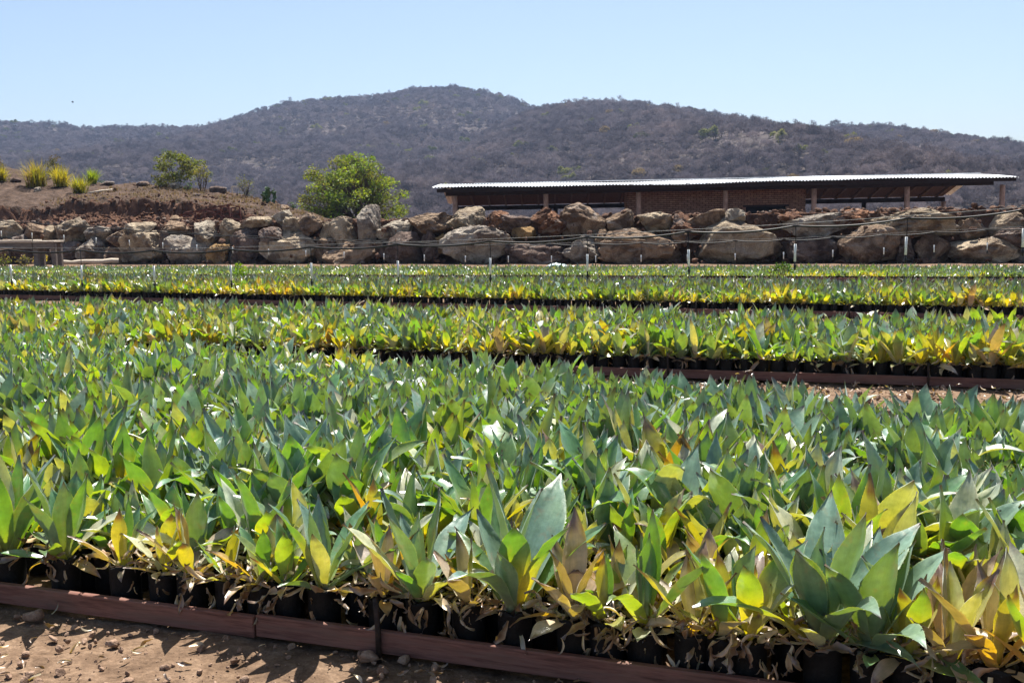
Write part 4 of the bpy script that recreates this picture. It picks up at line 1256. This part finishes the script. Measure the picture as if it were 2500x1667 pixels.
for (px, sz, vg, op, nl, words) in front_spec:
    d = ray(px, 1400)
    # intersect vertical plane of the first row
    q = b0['a'] + b0['n'] * .095
    k = (q.x * b0['n'].x + q.y * b0['n'].y) / (d.x * b0['n'].x + d.y * b0['n'].y)
    p = Vector((d.x * k, d.y * k, 0))
    plants.append((0, 0, p, sz * 1.24, vg, op * 1.15, nl + (3 if vg > .45 else 1), words))
def in_frame(p, sz):
    x, y, dep = project((p.x, p.y, .2 + sz * .6))
    return -40 < x < 2540 and y < 1720, dep
cand = []
for i, pl in enumerate(plants):
    ok, dep = in_frame(pl[2], pl[3])
    if ok and pl[0] < 2: cand.append((dep - (2 if pl[0] == 0 and pl[1] == 0 else 0), i))
cand.sort()
single = {i for _, i in cand[:300]}
names = {0: 'nearest bed', 1: 'second bed'}
fronts = sorted((project((pl[2].x, pl[2].y, .3))[0], pl[7]) for pl in plants if pl[7])
LAB, cells = {}, {}
for i in sorted(single):
    bi, row, p, sz, vg, _, _, words = plants[i]
    if words:
        LAB[i] = (words + ' in the front row of the nearest bed', 'front row of potted agaves'); continue
    x = project((p.x, p.y, .3))[0]
    fx_, fw = min(fronts, key=lambda q: abs(q[0] - x))
    cells.setdefault((bi, row, fw), []).append((x, i))
for (bi, row, fw), lst in cells.items():
    lst.sort()
    side = {1: [''], 2: ['left ', 'right '], 3: ['left ', 'middle ', 'right ']}.get(len(lst), ['leftmost ', 'mid-left ', 'mid-right ', 'rightmost '] + ['further '] * 8)
    for (x, i), sd in zip(lst, side):
        vg = plants[i][4]
        kd = 'green' if vg > .6 else ('half-yellow' if vg > .3 else 'withered')
        where = f'{ORD[row]} row' if bi == 0 else f'second bed {ORD[row]} row'
        LAB[i] = (f'{sd}{kd} agave, {where}, behind the {fw}', f'potted agaves of the {ORD[row]} row in the {names[bi]}')
stuff_parts = {}
bag_list = []
for i, (bi, row, p, sz, vg, op, nl, words) in enumerate(plants):
    r = random.Random(4000 + i)
    leaves = agave(r, sz, vg, nl, op, stiff=bool(words) or r.random() < .3)
    if i in single:
        root = empty('potted_agave', (p.x, p.y, 0), r.uniform(0, 6.28))
        lab, grp = LAB[i]
        tag(root, lab, 'agave', grp)
        bgx = link('grow_bag', BAGS[r.randrange(5)], root); bgx.rotation_euler = (0, 0, r.uniform(0, 6)); bgx.scale = (1, 1, r.uniform(.9, 1.04))
        for (sh, st, dead, az, pit, rol, ln, bo, dz) in leaves:
            lf = link('withered_leaf' if dead else 'leaf', leaf_mesh(sh, st, dead), root)
            lf.location = (math.cos(az) * bo, math.sin(az) * bo, .195 + dz)
            lf.rotation_euler = (rol, -pit, az)
            lf.scale = (ln, ln, ln)
    else:
        lod = max(1, beds[bi]['lod'])
        if bi >= 3: leaves = [l for l in leaves if not l[2]]
        for (sh, st, dead, az, pit, rol, ln, bo, dz) in leaves:
            m = (Matrix.Translation((p.x + math.cos(az) * bo, p.y + math.sin(az) * bo, .195 * beds[bi]['bag'] + dz)) @ Matrix.Rotation(az, 4, 'Z') @ Matrix.Rotation(-pit, 4, 'Y') @ Matrix.Rotation(rol, 4, 'X') @ Matrix.Scale(ln, 4))
            stuff_parts.setdefault((lod, sh, st, dead), []).append(m)
        if row < 2 or row >= int(beds[bi]['w'] / (beds[bi]['sp'] * .92)) - 1 or bi < 2: bag_list.append((p, r.uniform(0, 6), r.randrange(3), beds[bi]['bag']))
V_, Q_, T_, C_, off = [], [], [], [], 0
for key, ms in stuff_parts.items():
    V, Q, T, Cc = geo(*key)
    A = np.array([[list(r_) for r_ in m] for m in ms])
    W = np.einsum('nij,kj->nki', A[:, :3, :3], V) + A[:, None, :3, 3]
    n, k = W.shape[:2]
    V_.append(W.reshape(-1, 3))
    o_ = off + np.arange(n)[:, None, None] * k
    Q_.append((Q[None] + o_).reshape(-1, 4))
    if len(T): T_.append((T[None] + o_).reshape(-1, 3))
    jit = rng.uniform(.8, 1.2, (n, 1, 1)) * rng.uniform(.94, 1.06, (n, 1, 3))
    c = np.repeat(Cc[None], n, 0).copy(); c[:, :, :3] *= jit
    C_.append(c.reshape(-1, 4)); off += n * k
for (p, rz, k, bs) in bag_list:
    V, Q, T, mi = BAGG[k]
    cz, sz_ = math.cos(rz), math.sin(rz)
    W = np.stack([V[:, 0] * cz - V[:, 1] * sz_ + p.x, V[:, 0] * sz_ + V[:, 1] * cz + p.y, V[:, 2] * bs], 1)
    V_.append(W); bag_list_off = off
    stuff_parts.setdefault('bq', []).append(Q + off); stuff_parts.setdefault('bt', []).append(T + off)
    C_.append(np.zeros((len(V), 4))); off += len(V)
leafQ = np.concatenate(Q_); leafT = np.concatenate(T_) if T_ else np.zeros((0, 3), int)
bq, bt = np.concatenate(stuff_parts['bq']), np.concatenate(stuff_parts['bt'])
midx = np.concatenate([np.zeros(len(leafQ)), np.ones(len(bq)), np.zeros(len(leafT)), np.full(len(bt), 2)])
me = np_mesh('agave_plants', np.concatenate(V_), [np.concatenate([leafQ, bq]), np.concatenate([leafT, bt])], [M['agave'], M['bag'], M['potting']], midx, True, np.concatenate(C_))
o = link('agave_plants', me)
tag(o, 'mass of potted agaves filling the farther beds', 'agaves', kind='stuff')
print('plants', len(plants), 'single', len(single), 'stuff tris', len(leafQ) * 2 + len(bq) * 2, 'forest', npnt)

# ------------------------------------------------------------------ bed edging: planks and stakes
BEDLAB = ['dark red plank edging along the front of the nearest bed', None, 'red plank edging of the bed past the first bare path', 'thin red plank edging of the low bed in mid-distance', None, 'thin plank edging of the farthest bed before the wall']
er = random.Random(3)
for bi, b in enumerate(beds):
    if BEDLAB[bi] is None: continue
    e = empty('bed_edging', b['a'])
    tag(e, BEDLAB[bi], 'edging')
    s = 0.0
    k = 0
    zr = math.atan2(b['u'].y, b['u'].x)
    while s < b['L']:
        ln = er.uniform(2.3, 3.1)
        me_ = MB(); me_.box((ln / 2, 0, 0), (ln - .006, .028, .086))
        o = me_.build('plank', M['plank'], e, bevel=.003)
        o.location = b['u'] * s + Vector((0, 0, .050 + er.uniform(-.004, .004))) - b['n'] * er.uniform(0, .006)
        o.rotation_euler = (er.uniform(-.05, .05), er.uniform(-.004, .004), zr + er.uniform(-.003, .003))
        s += ln; k += 1
    s = 0.4
    if bi == 0:
        q = ray(930, 1500); p0 = b['a']
        kk = (p0.x * b['n'].x + p0.y * b['n'].y) / (q.x * b['n'].x + q.y * b['n'].y)
        sp0 = (Vector((q.x * kk, q.y * kk, 0)) - p0).dot(b['u'])
        slist = [sp0 - 2.0 - .6, sp0, sp0 + 2.3]
    else: slist = [x * 2.4 + .7 for x in range(int(b['L'] / 2.4))]
    for s in slist:
        m_ = MB(); m_.tube([(0, 0, -.05), (.002, 0, .1), (-.004, .004, .225)], [.011, .0115, .011], 7)
        o = m_.build('stake', M['stake'], e, True); o.location = b['u'] * s - b['n'] * .032

# ------------------------------------------------------------------ litter: withered leaf scraps and roots on and between the bags
lit = {}
lr = random.Random(9)
def scrap(p, ln, pit):
    key = (1, lr.randrange(4), lr.choice(('dead', 'dead', 'tan')), True)
    m = Matrix.Translation(p) @ Matrix.Rotation(lr.uniform(0, 6.28), 4, 'Z') @ Matrix.Rotation(pit, 4, 'Y') @ Matrix.Rotation(lr.uniform(-3, 3), 4, 'X') @ Matrix.Scale(ln, 4)
    lit.setdefault(key, []).append(m)
for bi in (0, 1, 2):
    b = beds[bi]
    for _ in range(int((1500, 500, 900)[bi])):
        s = lr.uniform(0, b['L']); d = b['w'] * lr.random() ** 1.6
        p = b['a'] + b['u'] * s + b['n'] * d
        hot = noise.noise((p.x * 1.7, p.y * 1.7, 3.9)) > -.1
        if not hot and lr.random() < .6: continue
        scrap(Vector((p.x, p.y, .2 + lr.uniform(-.01, .05))), lr.uniform(.04, .13), lr.uniform(-.7, .4))
    for _ in range((40, 0, 120)[bi]):                # hanging over the front bags
        s = lr.uniform(0, b['L'])
        p = b['a'] + b['u'] * s + b['n'] * lr.uniform(.005, .03)
        scrap(Vector((p.x, p.y, lr.uniform(.12, .2))), lr.uniform(.04, .11), lr.uniform(.7, 1.6))
for pxc, num in ((130, 30), (330, 50), (480, 60), (560, 45), (690, 60), (900, 80), (960, 60), (1120, 80), (1190, 50), (1390, 80), (1470, 140), (1530, 120), (1660, 120), (1720, 60), (1850, 70), (1950, 50), (2180, 60), (2290, 70), (2400, 80)):
    b = beds[0]; q = ray(pxc, 1500)
    kk = (b['a'].x * b['n'].x + b['a'].y * b['n'].y) / (q.x * b['n'].x + q.y * b['n'].y)
    s0 = (Vector((q.x * kk, q.y * kk, 0)) - b['a']).dot(b['u'])
    for _ in range(int(num * .5)):
        dd = abs(lr.gauss(0, .13)) + .015
        p = b['a'] + b['u'] * (s0 + lr.gauss(0, .07)) + b['n'] * dd
        zz = .2 + lr.uniform(-.02, .05) if dd > .05 else lr.uniform(.1, .23)
        scrap(Vector((p.x, p.y, zz)), lr.uniform(.03, .12), lr.uniform(-.8, .6) if dd > .05 else lr.uniform(.2, 1.6))
for _ in range(160):                                      # scraps on the soil
    px, py = lr.uniform(-200, 1500), lr.uniform(1480, 1760)
    p = ground(px, py)
    if (p - beds[0]['a']).dot(beds[0]['n']) > -.04: continue
    scrap(Vector((p.x, p.y, .015)), lr.uniform(.02, .07), lr.uniform(-.2, .2))
for _ in range(500):
    p = ground(lr.uniform(1500, 2700), lr.uniform(935, 1010)); scrap(Vector((p.x, p.y, .015)), lr.uniform(.03, .10), lr.uniform(-.2, .2))
V_, Q_, C_, off = [], [], [], 0
for key, ms in lit.items():
    V, Q, T, Cc = geo(*key)
    A = np.array([[list(r_) for r_ in m] for m in ms])
    W = np.einsum('nij,kj->nki', A[:, :3, :3], V) + A[:, None, :3, 3]
    n, k = W.shape[:2]
    V_.append(W.reshape(-1, 3)); Q_.append((Q[None] + off + np.arange(n)[:, None, None] * k).reshape(-1, 4))
    c = np.repeat(Cc[None], n, 0).copy(); c[:, :, :3] *= rng.uniform(.7, 1.4, (n, 1, 1)); C_.append(c.reshape(-1, 4)); off += n * k
o = link('leaf_litter', np_mesh('leaf_litter', np.concatenate(V_), [np.concatenate(Q_)], M['agave'], col=np.concatenate(C_)))
tag(o, 'curled brown withered leaf scraps among the bags and on the soil', 'litter', kind='stuff')

# pebbles
sp = []
for _ in range(1700):
    p = ground(lr.uniform(-300, 1700), lr.uniform(1400, 1800))
    if (p - beds[0]['a']).dot(beds[0]['n']) > -.03: continue
    s = .006 + .035 * lr.random() ** 4
    sp.append((p.x, p.y, s * .15 - .004, s))
for _ in range(1600):
    p = ground(lr.uniform(1300, 2800), lr.uniform(905, 1030)); s = .012 + .07 * lr.random() ** 5
    if -.1 < (p - beds[2]['a']).dot(beds[2]['n']): continue
    sp.append((p.x, p.y, s * .2 - .004, s))
rubble('pebbles', sp, M['pebble'], 'small brown pebbles and clods on the bare soil', 'pebbles', 50, 1)
for i, (px, py, s, lab) in enumerate([(900, 1610, .07, 'grey stone on the soil below the black stake'), (935, 1640, .05, 'small stone just right of the black stake foot'), (83, 1508, .08, 'dull stone half hidden in the plank shadow'), (985, 1615, .055, 'flat pale stone past the black stake'), (74, 1650, .045, 'little pale stone on the sunlit soil'), (280, 1575, .05, 'brown stone at the shadow edge on the soil')]):
    p = ground(px, py); v, f = rock_verts(2, (s, s * .8, s * .6), 300 + i, .14, 7, .3)
    o = link('stone', np_mesh('stone', v, [f], M['pebble'])); o.location = p + Vector((0, 0, s * .15)); tag(o, lab, 'stone', 'loose stones in front of the plank')

# weeds growing in the beds
for i, (px, py, hp, lab) in enumerate([(585, 715, 48, 'tall bright green weed rising from the mid-distance bed'), (1905, 700, 40, 'dark green leafy weed among the small agaves')]):
    gp = ground(px, py); k = gp.y / F
    make_tree('weed', gp, (gp.x, gp.y, .2 + hp * k * .5, .22, .18, hp * k * .55), 16, 900, .045, [[(.14, .25, .03), (.18, .28, .04)], [(.05, .11, .03), (.07, .14, .03)]][i], lab, 'weed', 80 + i, stem_r=.01, clump=(.09, .15), low=.12)

# ------------------------------------------------------------------ overhead irrigation lines with drop sprinklers
def irrigation(label, pts, depth_r, depth_l, drops, name_grp, drop_len, sleeve, rad):
    """pts: photo polyline of the hose; depth falls linearly (in 1/depth) across the photo"""
    def dep(px):
        k = px / 2500.0
        return 1.0 / ((1 - k) / depth_l + k / depth_r)
    P = [at(x, y, dep(x)) for x, y in pts]
    e = empty('irrigation_line', (P[0].x, P[0].y, 0)); tag(e, label, 'irrigation hose', 'irrigation lines over the beds')
    base = Vector(e.location)
    xs = [p.x for p in P]
    def hose_at(px):
        d = dep(px); X = at(px, 600, d).x
        z = sum(np.interp(X + w_, xs, [p.z for p in P]) for w_ in (-.5, -.25, 0, .25, .5)) / 5
        return Vector((X, d, z))
    line = []
    dx = sorted(drops)
    span = dx + [dx[-1] + (dx[-1] - dx[-2])]
    pxs = np.linspace(pts[0][0], pts[-1][0], 260)
    for x in pxs:
        p = hose_at(x)
        # slack between the ties at each drop
        j = np.searchsorted(dx, x)
        if 0 < j < len(dx):
            u_ = (x - dx[j - 1]) / (dx[j] - dx[j - 1]); p.z -= .035 * 4 * u_ * (1 - u_)
        line.append(p - base)
    m_ = MB(); m_.tube(line, rad, 8); m_.build('hose', M['hose'], e, True)
    wl = [hose_at(x) - base + Vector((0, .0, rad + .012)) for x in np.linspace(pts[0][0], pts[-1][0], 60)]
    m_ = MB(); m_.tube(wl, .0025, 5); m_.build('support_wire', M['wire'], e, True)
    dm = MB(); dm.tube([(0, 0, 0), (.004, 0, -drop_len * .5), (0, 0, -drop_len - sleeve - .02)], .0045, 5); dme = dm.mesh('drop_tube', M['hose'], True)
    sm = MB(); sm.tube([(0, 0, -drop_len), (0, 0, -drop_len - sleeve * .5), (0, 0, -drop_len - sleeve)], .0125, 8); sme = sm.mesh('white_sleeve', M['pvc'], True)
    nm_ = MB(); nm_.tube([(0, 0, -drop_len - sleeve), (0, 0, -drop_len - sleeve - .03), (0, 0, -drop_len - sleeve - .035), (0, 0, -drop_len - sleeve - .09)], [.008, .008, .016, .006], 8); nme = nm_.mesh('nozzle', M['hose'], True)
    for x in drops:
        p = hose_at(x) - base
        o1 = link('drop_tube', dme, e); o1.location = p; o1.rotation_euler = (random.gauss(0, .012), random.gauss(0, .012), 0)
        link('white_sleeve', sme, o1); link('nozzle', nme, o1)
    # end posts just outside the picture
    for q in (P[0], P[-1]):
        m_ = MB(); m_.tube([(q.x - base.x, q.y - base.y, -.2), (q.x - base.x, q.y - base.y, q.z + .08)], .03, 8); m_.build('end_post', M['rust'], e, True)
near_d = [-150, 21, 195, 372, 560, 758, 970, 1196, 1433, 1680, 1942, 2213, 2497, 2790]
near_p = [(-260, 608), (0, 610), (270, 611), (400, 612), (540, 610), (750, 603), (970, 597), (1196, 589), (1433, 579), (1680, 566), (1942, 552), (2213, 533), (2497, 512), (2900, 480)]
irrigation('black irrigation hose with large white drop sprinklers, the nearer of two', near_p, 10.0, 12.8, near_d, '', .19, .185, .011)
far_d = [-70, 5, 80, 157, 236, 316, 397, 480, 567, 655, 746, 840, 936, 1035, 1136, 1240, 1346, 1454, 1565, 1678, 1795, 1913, 2034, 2158, 2281, 2410, 2545, 2690]
far_p = [(-300, 522), (0, 538), (160, 548), (400, 566), (620, 579), (840, 587), (1000, 593), (1163, 596), (1433, 595), (1684, 591), (1942, 584), (2212, 570), (2500, 556), (2800, 540)]
irrigation('thinner far irrigation hose with many small white drop sprinklers before the wall', far_p, 22.6, 28.9, far_d, '', .30, .165, .013)

# ------------------------------------------------------------------ haze
hm, hnt, hout = new_mat('haze_air')
pv = hnt.nodes.new('ShaderNodeVolumePrincipled')
pv.inputs['Color'].default_value = (0.44, 0.63, 1.0, 1)
pv.inputs['Density'].default_value = 0.00017
pv.inputs['Anisotropy'].default_value = 0.2
hnt.links.new(pv.outputs[0], hout.inputs['Volume'])
mb = MB(); mb.box((0, 760, 109), (3200, 1700, 222))
o = mb.build('haze', hm)
tag(o, 'thin blue haze in the air before the hills', 'haze', kind='stuff')
